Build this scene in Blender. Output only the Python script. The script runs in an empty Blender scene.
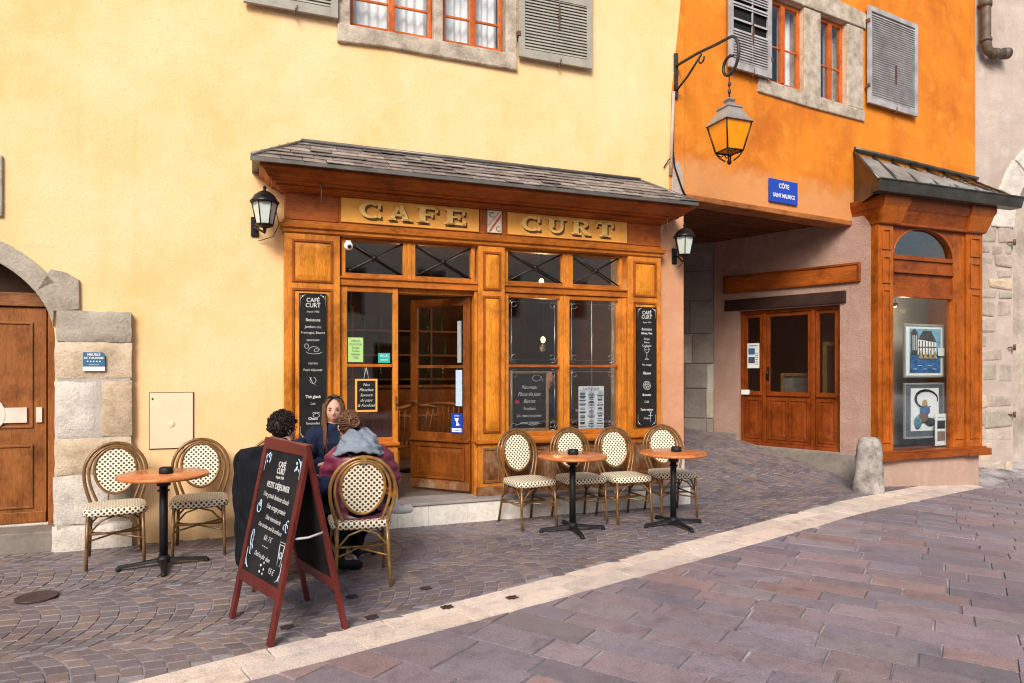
import bpy, bmesh, math, random
from mathutils import Vector, Matrix
random.seed(7)
R=math.radians
sc=bpy.context.scene
COL=sc.collection

# ------------------------------------------------------------------ materials
def newmat(name):
    m=bpy.data.materials.new(name); m.use_nodes=True
    nt=m.node_tree; nt.nodes.clear()
    out=nt.nodes.new('ShaderNodeOutputMaterial'); b=nt.nodes.new('ShaderNodeBsdfPrincipled')
    nt.links.new(b.outputs[0],out.inputs[0])
    return m,nt,b,out
def N(nt,t,**k):
    n=nt.nodes.new(t)
    for a,v in k.items():
        if hasattr(n,a): setattr(n,a,v)
    return n
def noise(nt,vec,scale,detail=4,rough=.55):
    n=N(nt,'ShaderNodeTexNoise'); n.inputs['Scale'].default_value=scale; n.inputs['Detail'].default_value=detail
    n.inputs['Roughness'].default_value=rough
    nt.links.new(vec,n.inputs['Vector']); return n.outputs['Fac']
def ramp(nt,fac,stops):
    r=N(nt,'ShaderNodeValToRGB'); e=r.color_ramp.elements
    while len(e)<len(stops): e.new(.5)
    for i,(p,c) in enumerate(stops): e[i].position=p; e[i].color=(*c,1) if len(c)==3 else c
    nt.links.new(fac,r.inputs[0]); return r.outputs[0]
def mix(nt,fac,a,b,mode='MIX'):
    n=N(nt,'ShaderNodeMix'); n.data_type='RGBA'; n.blend_type=mode
    if isinstance(fac,(int,float)): n.inputs[0].default_value=fac
    else: nt.links.new(fac,n.inputs[0])
    for s,v in ((6,a),(7,b)):
        if isinstance(v,tuple): n.inputs[s].default_value=(*v,1)
        else: nt.links.new(v,n.inputs[s])
    return n.outputs[2]
def mapping(nt,scale=(1,1,1),rot=(0,0,0),kind='Object'):
    tc=N(nt,'ShaderNodeTexCoord'); m=N(nt,'ShaderNodeMapping')
    m.inputs['Scale'].default_value=scale; m.inputs['Rotation'].default_value=rot
    nt.links.new(tc.outputs[kind],m.inputs[0]); return m.outputs[0]
def bump(nt,b,h,strength,dist=.01):
    n=N(nt,'ShaderNodeBump'); n.inputs['Strength'].default_value=strength; n.inputs['Distance'].default_value=dist
    nt.links.new(h,n.inputs['Height']); nt.links.new(n.outputs[0],b.inputs['Normal'])
def mul(c,k): return tuple(min(1,x*k) for x in c)

def plain(name,c,rough=.5,metal=0,var=.25,scale=8,bstr=.0,spec=None):
    if spec is None: spec=.5 if rough<.5 else (.3 if rough<.75 else .08)
    m,nt,b,o=newmat(name); v=mapping(nt)
    f=noise(nt,v,scale,5)
    nt.links.new(ramp(nt,f,[(.25,mul(c,1-var)),(.75,mul(c,1+var))]),b.inputs['Base Color'])
    b.inputs['Roughness'].default_value=rough; b.inputs['Metallic'].default_value=metal
    b.inputs['Specular IOR Level'].default_value=spec
    if bstr: bump(nt,b,f,bstr)
    return m
def wood(name,c,grain='z',rough=.38,dark=.45,wear=0.0,contrast=1.0):
    m,nt,b,o=newmat(name)
    s={'z':(9,9,.7),'x':(.7,9,9),'y':(9,.7,9)}[grain]
    v=mapping(nt,s); f=noise(nt,v,4,8,.65)
    v2=mapping(nt,(2,2,1) if grain=='z' else (1,2,2)); f2=noise(nt,v2,1.6,3)
    v3=mapping(nt,tuple(q*4 for q in s)); f3=noise(nt,v3,5,3)
    c1=ramp(nt,f,[(.28,mul(c,dark)),(.5,c),(.75,mul(c,1+.35*contrast))])
    c2=mix(nt,.55,c1,ramp(nt,f2,[(.3,mul(c,.62)),(.7,mul(c,1.35))]),'MIX')
    c3=mix(nt,.5,c2,ramp(nt,f3,[(.36,(.36,.30,.26)),(.58,(1,1,1))]),'MULTIPLY')
    if wear:
        v4=mapping(nt,(3,3,2)); f4=noise(nt,v4,3,7,.7)
        w=ramp(nt,f4,[(.62-wear*.3,(0,0,0)),(.78-wear*.3,(1,1,1))])
        c3=mix(nt,w,c3,(.28,.2,.13))
    nt.links.new(c3,b.inputs['Base Color'])
    b.inputs['Specular IOR Level'].default_value=.28
    vd=mapping(nt,(1.3,1.3,1.3)); fd=noise(nt,vd,2.3,7,.75); c3=mix(nt,.6,c3,ramp(nt,fd,[(.36,(.32,.24,.19)),(.52,(1,1,1)),(.72,(1.0,1.0,.95))]),'MULTIPLY'); nt.links.new(c3,b.inputs['Base Color'])
    nt.links.new(ramp(nt,f2,[(.3,(rough-.08,)*3),(.7,(rough+.15,)*3)]),b.inputs['Roughness'])
    bump(nt,b,f3,.25,.002)
    return m
def plaster(name,c,stain,stain2=None,amount=.5,bs=.35,low=None,scale=1.0):
    m,nt,b,o=newmat(name); v=mapping(nt)
    f=noise(nt,v,.9*scale,6,.6); f2=noise(nt,v,3.3*scale,6,.65); f3=noise(nt,v,45,4,.6)
    c1=mix(nt,ramp(nt,f,[(.42,(0,0,0)),(.72,(amount,)*3)]),c,stain)
    c2=mix(nt,ramp(nt,f2,[(.5,(0,0,0)),(.8,(amount*.8,)*3)]),c1,stain2 or mul(c,1.15))
    c3=mix(nt,.35,c2,ramp(nt,f3,[(.3,(.78,.78,.78)),(.7,(1,1,1))]),'MULTIPLY')
    # rain streaks and splash dirt (stains with a shape of their own)
    vs=mapping(nt,(5,5,.35)); fs=noise(nt,vs,1.4,5)
    c3=mix(nt,ramp(nt,fs,[(.55,(0,0,0)),(.85,(.25,)*3)]),c3,mul(stain,.8))
    if low:
        tc=N(nt,'ShaderNodeTexCoord'); sp=N(nt,'ShaderNodeSeparateXYZ'); nt.links.new(tc.outputs['Object'],sp.inputs[0])
        a=N(nt,'ShaderNodeMath',operation='MULTIPLY_ADD'); nt.links.new(f2,a.inputs[0]); a.inputs[1].default_value=low[2]; nt.links.new(sp.outputs['Z'],a.inputs[2])
        r=N(nt,'ShaderNodeMapRange'); r.inputs[1].default_value=low[0]; r.inputs[2].default_value=low[0]+low[1]; r.inputs[3].default_value=1; r.inputs[4].default_value=0
        nt.links.new(a.outputs[0],r.inputs[0]); c3=mix(nt,r.outputs[0],c3,low[3])
    fw=N(nt,'ShaderNodeTexNoise'); fw.inputs['Scale'].default_value=2.2; fw.inputs['Detail'].default_value=6; nt.links.new(v,fw.inputs['Vector'])
    wv=mix(nt,.22,v,fw.outputs['Color']); vo=N(nt,'ShaderNodeTexVoronoi',feature='DISTANCE_TO_EDGE'); vo.inputs['Scale'].default_value=.75; nt.links.new(wv,vo.inputs['Vector'])
    ck=ramp(nt,vo.outputs['Distance'],[(.0,(1,1,1)),(.0045,(0,0,0))]); fm=noise(nt,v,.55,2); cm=mix(nt,1,ck,ramp(nt,fm,[(.60,(0,0,0)),(.75,(.18,.18,.18))]),'MULTIPLY')
    c3=mix(nt,cm,c3,mul(stain,.45))
    f5=noise(nt,v,6.5,8,.75); c3=mix(nt,ramp(nt,f5,[(.60,(0,0,0)),(.74,(.30,.30,.30))]),c3,mul(stain2 or c,.9))
    nt.links.new(c3,b.inputs['Base Color']); b.inputs['Roughness'].default_value=.9; b.inputs['Specular IOR Level'].default_value=.2
    g=N(nt,'ShaderNodeMath',operation='MULTIPLY_ADD'); nt.links.new(f3,g.inputs[0]); g.inputs[1].default_value=.35; nt.links.new(f2,g.inputs[2])
    bump(nt,b,g.outputs[0],bs,.03)
    return m
def stone(name,c,c2,scale=2.2,bs=.5,rough=.85):
    m,nt,b,o=newmat(name); v=mapping(nt)
    f=noise(nt,v,scale,8,.65); f2=noise(nt,v,scale*9,6,.7)
    a=ramp(nt,f,[(.3,c),(.5,mul(tuple((x+y)/2 for x,y in zip(c,c2)),1.05)),(.7,c2)])
    a=mix(nt,.5,a,ramp(nt,f2,[(.3,(.55,.52,.5)),(.55,(1,1,1)),(.8,(1.0,1.0,1.0))]),'MULTIPLY')
    nt.links.new(a,b.inputs['Base Color']); b.inputs['Roughness'].default_value=rough; b.inputs['Specular IOR Level'].default_value=.25
    bump(nt,b,f2,bs,.015); return m
def paving(name,rough,bs,spec=.4,sc_=14,tint=(1,1,1)):
    m,nt,b,o=newmat(name); v=mapping(nt)
    at=N(nt,'ShaderNodeAttribute'); at.attribute_name='Col'
    f=noise(nt,v,sc_,6,.7); f2=noise(nt,v,.7,4); f3=noise(nt,v,90,3,.7)
    c=mix(nt,.75,at.outputs['Color'],ramp(nt,f,[(.25,(.55,.55,.55)),(.5,(1,1,1)),(.8,(1.,1.,1.))]),'MULTIPLY')
    c=mix(nt,.7,c,ramp(nt,f2,[(.3,(.72,.72,.74)),(.65,(1,1,1))]),'MULTIPLY')
    c=mix(nt,.5,c,ramp(nt,f3,[(.38,(.42,.42,.43)),(.55,(1,1,1))]),'MULTIPLY')
    f4=noise(nt,v,3.1,6,.7); c=mix(nt,.6,c,ramp(nt,f4,[(.33,(.62,.60,.62)),(.5,(1,1,1)),(.72,(1,.97,.95))]),'MULTIPLY')
    nt.links.new(c,b.inputs['Base Color']); b.inputs['Specular IOR Level'].default_value=spec
    nt.links.new(ramp(nt,f,[(.3,(rough-.12,)*3),(.7,(rough+.15,)*3)]),b.inputs['Roughness'])
    h=N(nt,'ShaderNodeMath',operation='MULTIPLY_ADD'); nt.links.new(f3,h.inputs[0]); h.inputs[1].default_value=.3; nt.links.new(f,h.inputs[2])
    bump(nt,b,h.outputs[0],bs,.01); return m
def glass(name,tint=(.75,.8,.8),refl=.12,dirt=.0,trans=1.0):
    m,nt,b,out=newmat(name); nt.nodes.remove(b)
    tr=N(nt,'ShaderNodeBsdfTransparent'); tr.inputs[0].default_value=(*tint,1)
    gl=N(nt,'ShaderNodeBsdfGlossy'); gl.inputs[0].default_value=(.9,.92,.95,1); gl.inputs['Roughness'].default_value=.02
    v=mapping(nt); f=noise(nt,v,1.1,2)
    bp=N(nt,'ShaderNodeBump'); bp.inputs['Strength'].default_value=.12; bp.inputs['Distance'].default_value=.02
    nt.links.new(f,bp.inputs['Height']); nt.links.new(bp.outputs[0],gl.inputs['Normal'])
    fr=N(nt,'ShaderNodeLayerWeight'); fr.inputs['Blend'].default_value=.5
    pw=N(nt,'ShaderNodeMath',operation='POWER'); nt.links.new(fr.outputs['Facing'],pw.inputs[0]); pw.inputs[1].default_value=4
    a=N(nt,'ShaderNodeMath',operation='MULTIPLY_ADD'); nt.links.new(pw.outputs[0],a.inputs[0]); a.inputs[1].default_value=.8; a.inputs[2].default_value=refl
    mx=N(nt,'ShaderNodeMixShader'); nt.links.new(a.outputs[0],mx.inputs[0]); nt.links.new(tr.outputs[0],mx.inputs[1]); nt.links.new(gl.outputs[0],mx.inputs[2])
    nt.links.new(mx.outputs[0],out.inputs[0]); return m
def emit(name,c,s):
    m,nt,b,out=newmat(name); b.inputs['Base Color'].default_value=(*c,1); b.inputs['Emission Color'].default_value=(*c,1); b.inputs['Emission Strength'].default_value=s
    return m
def woven(name):
    m,nt,b,o=newmat(name); v=mapping(nt,(1/.028,)*3,(0,0,R(45)),'UV')
    vo=N(nt,'ShaderNodeTexVoronoi',voronoi_dimensions='2D',feature='F1'); vo.inputs['Scale'].default_value=1; vo.inputs['Randomness'].default_value=0
    nt.links.new(v,vo.inputs['Vector'])
    f=vo.outputs['Distance']
    d=ramp(nt,f,[(.30,(.06,.03,.015)),(.37,(.82,.75,.58))])
    nt.links.new(d,b.inputs['Base Color']); b.inputs['Roughness'].default_value=.5
    bump(nt,b,f,.5,.002); return m

M={}
M['yellow']=plaster('yellow_plaster',(.87,.60,.33),(.83,.465,.16),(.89,.66,.42),.8,.35)
M['orange']=plaster('orange_plaster',(.74,.235,.022),(.46,.12,.016),(.82,.34,.05),1.0,.5,low=(4.38,.25,.8,(.64,.28,.10)))
M['pink']=plaster('pink_plaster',(.60,.31,.18),(.50,.23,.12),(.68,.42,.28),.8,.4,low=(.0,.6,.9,(.5,.42,.33)))
M['basep']=plaster('base_render',(.50,.34,.27),(.36,.25,.20),(.60,.46,.38),.9,.8)
M['mauve']=plaster('mauve_render',(.42,.27,.215),(.32,.19,.15),(.52,.38,.32),.8,1.0,low=(.3,.3,.4,(.3,.25,.22)))
M['greyplaster']=plaster('grey_plaster',(.52,.43,.38),(.36,.28,.24),(.62,.56,.5),.9,.8)
M['woodv']=wood('honey_wood_upright',(.64,.225,.026),'z')
M['woodh']=wood('honey_wood_level',(.48,.145,.016),'x')
M['woodp']=wood('honey_wood_panel',(.72,.26,.022),'z')
M['bead']=wood('dark_bead_wood',(.34,.085,.008),'z',.35)
M['woodred']=wood('red_brown_cornice_wood',(.40,.10,.014),'x',.4)
M['woodworn']=wood('weathered_wood',(.26,.10,.035),'z',.6,.4,.5)
M['woodleaf']=wood('dark_door_wood',(.24,.068,.010),'z',.35)
M['signwood']=plain('pale_sign_wood',(.80,.38,.075),.5,0,.18,7,0,.2)
M['shopv']=wood('orange_shop_wood',(.43,.11,.011),'z',.3)
M['shoph']=wood('orange_shop_wood_level',(.30,.068,.008),'x',.3)
M['pdoor']=wood('passage_door_wood',(.26,.055,.008),'z',.35)
M['arch_door']=wood('arched_door_wood',(.30,.105,.026),'z',.4)
M['tabletop']=wood('table_top_wood',(.66,.225,.075),'x',.22,.75,0,.3)
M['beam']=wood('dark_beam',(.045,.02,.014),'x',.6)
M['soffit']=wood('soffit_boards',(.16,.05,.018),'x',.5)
M['frame_red']=wood('sandwich_frame',(.135,.022,.018),'z',.35,.6,0,.4)
M['winorange']=wood('orange_window_paint',(.62,.14,.02),'z',.4,.75,0,.3)
M['stairstone']=stone('marble_tile',(.60,.56,.50),(.78,.75,.70),3,.15,.5)
M['stone1']=stone('beige_stone',(.42,.31,.21),(.74,.60,.45),5,.9)
M['stone2']=stone('white_stone',(.46,.42,.38),(.76,.70,.63),5,.9)
M['stone3']=stone('grey_stone',(.29,.25,.20),(.48,.43,.36),4,.8)
M['stone4']=stone('dark_wall_stone',(.15,.13,.115),(.28,.25,.22),2)
M['rubble']=stone('rubble_stone',(.28,.23,.19),(.58,.50,.43),1.6,.9)
M['mortar']=stone('mortar',(.36,.33,.30),(.50,.46,.42),6)
M['bollard']=stone('bollard_stone',(.09,.08,.075),(.60,.56,.51),5,.8,.7)
M['pipe']=plain('weathered_pipe',(.12,.095,.075),.6,.3,.5,9,.2)
M['slate']=plain('roof_slate',(.20,.18,.17),.45,0,.45,6,.3)
M['lead']=plain('lead_flashing',(.13,.12,.11),.4,.3,.3,6)
M['zinc']=plain('zinc_sheet',(.085,.08,.07),.35,.6,.4,5,.1)
M['shutter']=plain('grey_shutter_paint',(.33,.31,.27),.55,0,.15,9,.1)
M['shutterblue']=plain('weathered_shutter_paint',(.36,.345,.35),.55,0,.35,7,.15)
M['patina']=stone('flaking_window_stone',(.26,.205,.155),(.70,.61,.51),6,1.0)
M['iron']=plain('black_iron',(.018,.018,.018),.4,.6,.3,20)
M['rust']=plain('rusty_iron',(.16,.09,.055),.6,.4,.35,10,.2)
M['bamboo']=plain('bamboo_lacquer',(.19,.095,.032),.28,.2,.55,16)
M['bamboolight']=plain('pale_bamboo_lacquer',(.30,.165,.05),.28,.2,.5,16)
M['woven']=woven('woven_cane')
M['black']=plain('matt_black',(.009,.009,.010),.55,0,.3,10)
M['slateboard']=plain('chalkboard',(.018,.018,.020),.8,0,.5,4)
M['chalk']=plain('chalk_white',(.55,.55,.54),.8,0,.2,40)
M['chalkblue']=plain('chalk_blue',(.45,.58,.75),.8,0,.2,40)
M['chalkred']=plain('chalk_red',(.5,.04,.06),.8,0,.2,40)
M['paper']=plain('white_paper',(.75,.77,.78),.6,0,.04,5)
M['ink']=plain('ink',(.06,.08,.12),.6,0,.2,60)
M['greenpaper']=plain('green_paper',(.38,.62,.22),.6,0,.06,5)
M['teal']=plain('teal_notice',(.02,.42,.36),.5,0,.1,5)
M['blue']=plain('blue_enamel',(.01,.055,.42),.25,0,.12,4)
M['plaqueblue']=plain('plaque_blue',(.035,.14,.26),.4,0,.1,4)
M['white']=plain('white_paint',(.8,.8,.78),.5,0,.05,5)
M['cream']=plain('cream_paint',(.72,.60,.42),.6,0,.08,4,.05)
M['letter']=plain('gilt_letter_paint',(.88,.56,.17),.6,0,.15,12)
M['lettershade']=plain('letter_shadow_paint',(.13,.05,.02),.5,0,.3,12)
M['glass']=glass('window_glass',(.94,.96,.96),.06)
M['glassdark']=glass('door_glass',(.90,.92,.93),.115)
M['glassup']=glass('upper_glass',(.93,.95,.96),.04)
M['amber']=plain('amber_lamp_glass',(.95,.30,.008),.35,0,.15,6,0,.3)
M['lampglass']=plain('frosted_lamp_glass',(.55,.62,.56),.2,0,.12,6)
M['bulb']=emit('warm_bulb',(1,.5,.15),14)
M['coolbulb']=emit('white_bulb',(.85,1,.93),2.2)
M['curtain']=plain('white_curtain',(.80,.80,.80),.9,0,.05,5)
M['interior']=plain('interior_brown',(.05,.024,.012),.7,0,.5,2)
M['interfloor']=plain('interior_floor',(.16,.13,.11),.45,0,.4,3)
M['interwood']=wood('interior_chair_wood',(.30,.11,.03),'z',.4)
M['doorstep']=plain('worn_grey_threshold',(.30,.28,.27),.5,0,.2,5,.1)
M['skin']=plain('skin',(.60,.34,.25),.5,0,.08,30)
M['lips']=plain('lips',(.5,.13,.12),.4,0,.1,30)
M['eye']=plain('dark_eye',(.03,.02,.015),.2,0,.1,30)
M['hairbrown']=plain('brown_hair',(.12,.05,.025),.45,0,.5,60)
M['hairdark']=plain('dark_hair',(.02,.012,.009),.5,0,.5,60)
M['maroon']=plain('maroon_puffer',(.15,.022,.05),.38,0,.3,10,.3)
M['navy']=plain('navy_cloth',(.014,.02,.045),.85,0,.3,14,.2)
M['blackcloth']=plain('black_cloth',(.010,.011,.015),.9,0,.4,14,.2)
M['scarf']=plain('grey_blue_scarf',(.20,.235,.29),.9,0,.2,30,.4)
M['sneaker']=plain('white_sneaker',(.7,.68,.66),.6,0,.1,20)
M['opp']=plaster('opposite_render',(.86,.76,.60),(.70,.56,.42),None,.6,.3)
M['setts']=paving('sett_stone',.5,.55,.45)
M['slabs']=paving('slab_stone',.5,.6,.45,11)
M['band']=paving('cream_band_stone',.7,.25,.3,7)
M['joint']=stone('sett_joint',(.21,.19,.195),(.35,.32,.33),5,.4,.9)
M['joint2']=stone('slab_joint',(.08,.07,.075),(.62,.58,.58),2.4,.4,.9)
M['manhole']=plain('cast_iron_cover',(.07,.05,.05),.5,.3,.4,30,.5)

# ------------------------------------------------------------------ frames and builders
class Frame:
    """wall-aligned axes: x along the wall, y into the wall (street side is negative), z up"""
    def __init__(s,ox,oy,deg):
        s.o=Vector((ox,oy,0)); s.a=R(deg)
    def P(s,x,y,z=0):
        c,n=math.cos(s.a),math.sin(s.a)
        return Vector((s.o.x+x*c-y*n, s.o.y+x*n+y*c, z))
F=Frame(-2.66,6.45,21)
G=Frame(1.975,8.23,28.7)
S=Frame(4.95,9.45,21)
W=Frame(0,0,0)
def gz(X,Y):
    """street level: dips gently to the right, climbs into the passage"""
    dx,dy=X-F.o.x,Y-F.o.y
    c,n=math.cos(F.a),math.sin(F.a)
    v=-dx*n+dy*c; u=dx*c+dy*n
    t=max(0,X-3.6); z=-.055*t*t/(t+.6) if t>0 else 0
    if v>0 and u>3:
        z+= .235*v*v/(v+.25)
    return max(z,-.6)

class Root:
    def __init__(s,ob,fr,off): s.ob=ob; s.fr=fr; s.off=off
def setp(ob,label=None,cat=None,group=None,kind=None):
    if label: ob['label']=label
    if cat: ob['category']=cat
    if group: ob['group']=group
    if kind: ob['kind']=kind
def thing(name,label,cat,fr=W,at=(0,0,0),group=None,rz=0):
    e=bpy.data.objects.new(name,None); COL.objects.link(e); e.empty_display_size=.1
    e.location=fr.P(*at); e.rotation_euler=(0,0,fr.a+rz)
    setp(e,label,cat,group)
    return Root(e,fr,Vector(at))
class MB:
    def __init__(s): s.v=[]; s.f=[]; s.m=[]; s.mats=[]; s.sm=[]; s.cols=None
    def mi(s,m):
        if m not in s.mats: s.mats.append(m)
        return s.mats.index(m)
    def add(s,vs,fs,m,smooth=False,col=None):
        b=len(s.v); s.v+= [Vector(q) for q in vs]; k=s.mi(m)
        for f in fs:
            s.f.append(tuple(b+i for i in f)); s.m.append(k); s.sm.append(smooth)
            if s.cols is not None: s.cols.append(col or (1,1,1))
    def box(s,x0,x1,y0,y1,z0,z1,m):
        if x0>x1:x0,x1=x1,x0
        if y0>y1:y0,y1=y1,y0
        if z0>z1:z0,z1=z1,z0
        v=[(x0,y0,z0),(x1,y0,z0),(x1,y1,z0),(x0,y1,z0),(x0,y0,z1),(x1,y0,z1),(x1,y1,z1),(x0,y1,z1)]
        s.add(v,[(0,3,2,1),(4,5,6,7),(0,1,5,4),(1,2,6,5),(2,3,7,6),(3,0,4,7)],m); return s
    def prism(s,poly,y0,y1,m,axis='y',smooth=False):
        """poly of (a,b) extruded along axis"""
        n=len(poly)
        def p(a,b,t): return {'y':(a,t,b),'x':(t,a,b),'z':(a,b,t)}[axis]
        v=[p(a,b,y0) for a,b in poly]+[p(a,b,y1) for a,b in poly]
        fs=[tuple(range(n)),tuple(range(2*n-1,n-1,-1))]+[(i,i+n,(i+1)%n+n,(i+1)%n) for i in range(n)]
        s.add(v,fs,m,smooth); return s
    def tube(s,pts,r,m,seg=8,closed=False,cap=True):
        pts=[Vector(p) for p in pts]; n=len(pts)
        rr=r if isinstance(r,(list,tuple)) else [r]*n
        vs=[];up=None
        for i,p in enumerate(pts):
            a=pts[(i-1)%n] if (closed or i>0) else p; b=pts[(i+1)%n] if (closed or i<n-1) else p
            t=(b-a); t=t.normalized() if t.length>1e-9 else Vector((0,0,1))
            if up is None: up=Vector((0,0,1)) if abs(t.z)<.9 else Vector((1,0,0))
            x=up-t*up.dot(t)
            if x.length<1e-4:
                up=Vector((1,0,0)) if abs(t.x)<.9 else Vector((0,1,0)); x=up-t*up.dot(t)
            x.normalize(); up=x; y=t.cross(x)
            for k in range(seg):
                th=2*math.pi*k/seg; vs.append(p+(x*math.cos(th)+y*math.sin(th))*rr[i])
        fs=[]
        for i in range(n if closed else n-1):
            j=(i+1)%n
            for k in range(seg):
                fs.append((i*seg+k,i*seg+(k+1)%seg,j*seg+(k+1)%seg,j*seg+k))
        if cap and not closed:
            fs.append(tuple(range(seg-1,-1,-1))); fs.append(tuple(range((n-1)*seg,n*seg)))
        s.add(vs,fs,m,True); return s
    def lathe(s,prof,m,seg=24,cx=0,cy=0,smooth=True,sx=1,sy=1,rot=0):
        vs=[];fs=[]
        for r,z in prof:
            for k in range(seg):
                th=2*math.pi*k/seg+rot; vs.append((cx+r*math.cos(th)*sx,cy+r*math.sin(th)*sy,z))
        n=len(prof)
        for i in range(n-1):
            for k in range(seg): fs.append((i*seg+k,i*seg+(k+1)%seg,(i+1)*seg+(k+1)%seg,(i+1)*seg+k))
        fs.append(tuple(range(seg-1,-1,-1))); fs.append(tuple(range((n-1)*seg,n*seg)))
        s.add(vs,fs,m,smooth); return s
    def ell(s,c,r,m,seg=14,rings=9,jit=0):
        c=Vector(c); vs=[];fs=[]
        if not isinstance(r,(tuple,list)): r=(r,r,r)
        for i in range(rings+1):
            ph=math.pi*i/rings
            for k in range(seg):
                th=2*math.pi*k/seg; q=1+random.uniform(-jit,jit)
                vs.append(c+Vector((r[0]*math.sin(ph)*math.cos(th)*q,r[1]*math.sin(ph)*math.sin(th)*q,r[2]*math.cos(ph)*q)))
        for i in range(rings):
            for k in range(seg): fs.append((i*seg+k,(i+1)*seg+k,(i+1)*seg+(k+1)%seg,i*seg+(k+1)%seg))
        s.add(vs,fs,m,True); return s
    def build(s,name,parent=None,bev=0,uv=False,label=None,xf=None):
        me=bpy.data.meshes.new(name)
        off=parent.off if isinstance(parent,Root) else getattr(parent,'off',None) or Vector((0,0,0))
        vs=[(xf@v if xf else v)-off for v in s.v]
        me.from_pydata([tuple(v) for v in vs],[],s.f)
        for m in s.mats: me.materials.append(m)
        me.polygons.foreach_set('material_index',s.m); me.polygons.foreach_set('use_smooth',s.sm)
        if s.cols is not None:
            ca=me.color_attributes.new('Col','FLOAT_COLOR','CORNER'); a=[]
            for p,c in zip(me.polygons,s.cols):
                for _ in p.loop_indices: a+= [c[0],c[1],c[2],1]
            ca.data.foreach_set('color',a)
        if uv:
            ul=me.uv_layers.new(name='UVMap')
            for p in me.polygons:
                n=p.normal; ax=max(range(3),key=lambda i:abs(n[i]))
                for li in p.loop_indices:
                    c=me.vertices[me.loops[li].vertex_index].co
                    ul.data[li].uv={0:(c.y,c.z),1:(c.x,c.z),2:(c.x,c.y)}[ax]
        me.validate(); me.update()
        bm=bmesh.new(); bm.from_mesh(me); bmesh.ops.recalc_face_normals(bm,faces=bm.faces); bm.to_mesh(me); bm.free()
        ob=bpy.data.objects.new(name,me); COL.objects.link(ob)
        if parent is not None: ob.parent=parent.ob
        if bev:
            b=ob.modifiers.new('Bevel','BEVEL'); b.width=bev; b.segments=2; b.limit_method='ANGLE'; b.angle_limit=R(40)
            b.harden_normals=False
        if label: ob['label']=label
        return Root(ob,None,off)
def top(name,mb,label,cat,group=None,kind=None,fr=None,**k):
    """a thing that is one mesh, its origin at the thing itself"""
    c=[min(v[i] for v in mb.v) for i in range(3)]; d=[max(v[i] for v in mb.v) for i in range(3)]
    at=Vector(((c[0]+d[0])/2,(c[1]+d[1])/2,c[2]))
    r=mb.build(name,None,**k); me=r.ob.data
    me.transform(Matrix.Translation(-at))
    f=fr or W; r.ob.location=f.P(*at); r.ob.rotation_euler=(0,0,f.a)
    setp(r.ob,label,cat,group,kind); r.off=at
    return r
def copy_tree(r,loc,rz,label,group=None):
    def cp(o,par):
        c=o.copy(); COL.objects.link(c)
        if par is not None: c.parent=par
        for ch in [q for q in bpy.data.objects if q.parent==o]: cp(ch,c)
        return c
    c=cp(r.ob if isinstance(r,Root) else r,None)
    c.location=loc; c.rotation_euler=(0,0,rz); c['label']=label
    if group: c['group']=group
    return c

# text as real mesh glyphs, laid in the x-z plane facing -y
def glyphs(body,size,x,y,z,m,mb,align='CENTER',shear=0,bold=0,ex=.0008,sp=1.0,squash=1.0,tilt=0,flat=False):
    cu=bpy.data.curves.new('t','FONT'); cu.body=body; cu.size=size; cu.align_x=align; cu.shear=shear; cu.offset=bold; cu.extrude=ex; cu.space_character=sp
    cu.resolution_u=3
    o=bpy.data.objects.new('t',cu); COL.objects.link(o)
    dg=bpy.context.evaluated_depsgraph_get(); me=bpy.data.meshes.new_from_object(o.evaluated_get(dg))
    vs=[]
    for v in me.vertices:
        a,b=v.co.x*squash,v.co.y
        a,b=a*math.cos(tilt)-b*math.sin(tilt),a*math.sin(tilt)+b*math.cos(tilt)
        vs.append((x+a,y-v.co.z,z+b) if not flat else (x+a,y+b,z+v.co.z))
    mb.add(vs,[tuple(p.vertices) for p in me.polygons],m)
    bpy.data.objects.remove(o); bpy.data.curves.remove(cu); bpy.data.meshes.remove(me)
def squiggle(mb,pts,r,m): mb.tube(pts,r,m,5)

def wall(mb,x0,x1,z0,z1,holes,m,th=.4,y=0,reveal=None):
    """a wall slab facing -y at y, pierced by rectangular openings"""
    xs=sorted({x0,x1,*[h[0] for h in holes],*[h[1] for h in holes]}); zs=sorted({z0,z1,*[h[2] for h in holes],*[h[3] for h in holes]})
    def ish(a,b):
        return any(h[0]<=a<h[1] and h[2]<=b<h[3] for h in holes)
    for i in range(len(xs)-1):
        for j in range(len(zs)-1):
            a,b,c,d=xs[i],xs[i+1],zs[j],zs[j+1]
            if ish((a+b)/2,(c+d)/2): continue
            mb.add([(a,y,c),(b,y,c),(b,y,d),(a,y,d)],[(0,1,2,3)],m); mb.add([(a,y+th,c),(b,y+th,c),(b,y+th,d),(a,y+th,d)],[(3,2,1,0)],m)
    rm=reveal or m
    for a,b,c,d in holes:
        mb.add([(a,y,c),(a,y+th,c),(a,y+th,d),(a,y,d)],[(0,1,2,3)],rm); mb.add([(b,y,c),(b,y+th,c),(b,y+th,d),(b,y,d)],[(3,2,1,0)],rm)
        mb.add([(a,y,d),(b,y,d),(b,y+th,d),(a,y+th,d)],[(0,1,2,3)],rm); mb.add([(a,y,c),(b,y,c),(b,y+th,c),(a,y+th,c)],[(3,2,1,0)],rm)
    mb.add([(x0,y,z1),(x1,y,z1),(x1,y+th,z1),(x0,y+th,z1)],[(0,1,2,3)],m)
    for xx in (x0,x1): mb.add([(xx,y,z0),(xx,y+th,z0),(xx,y+th,z1),(xx,y,z1)],[(0,1,2,3)],m)
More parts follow.
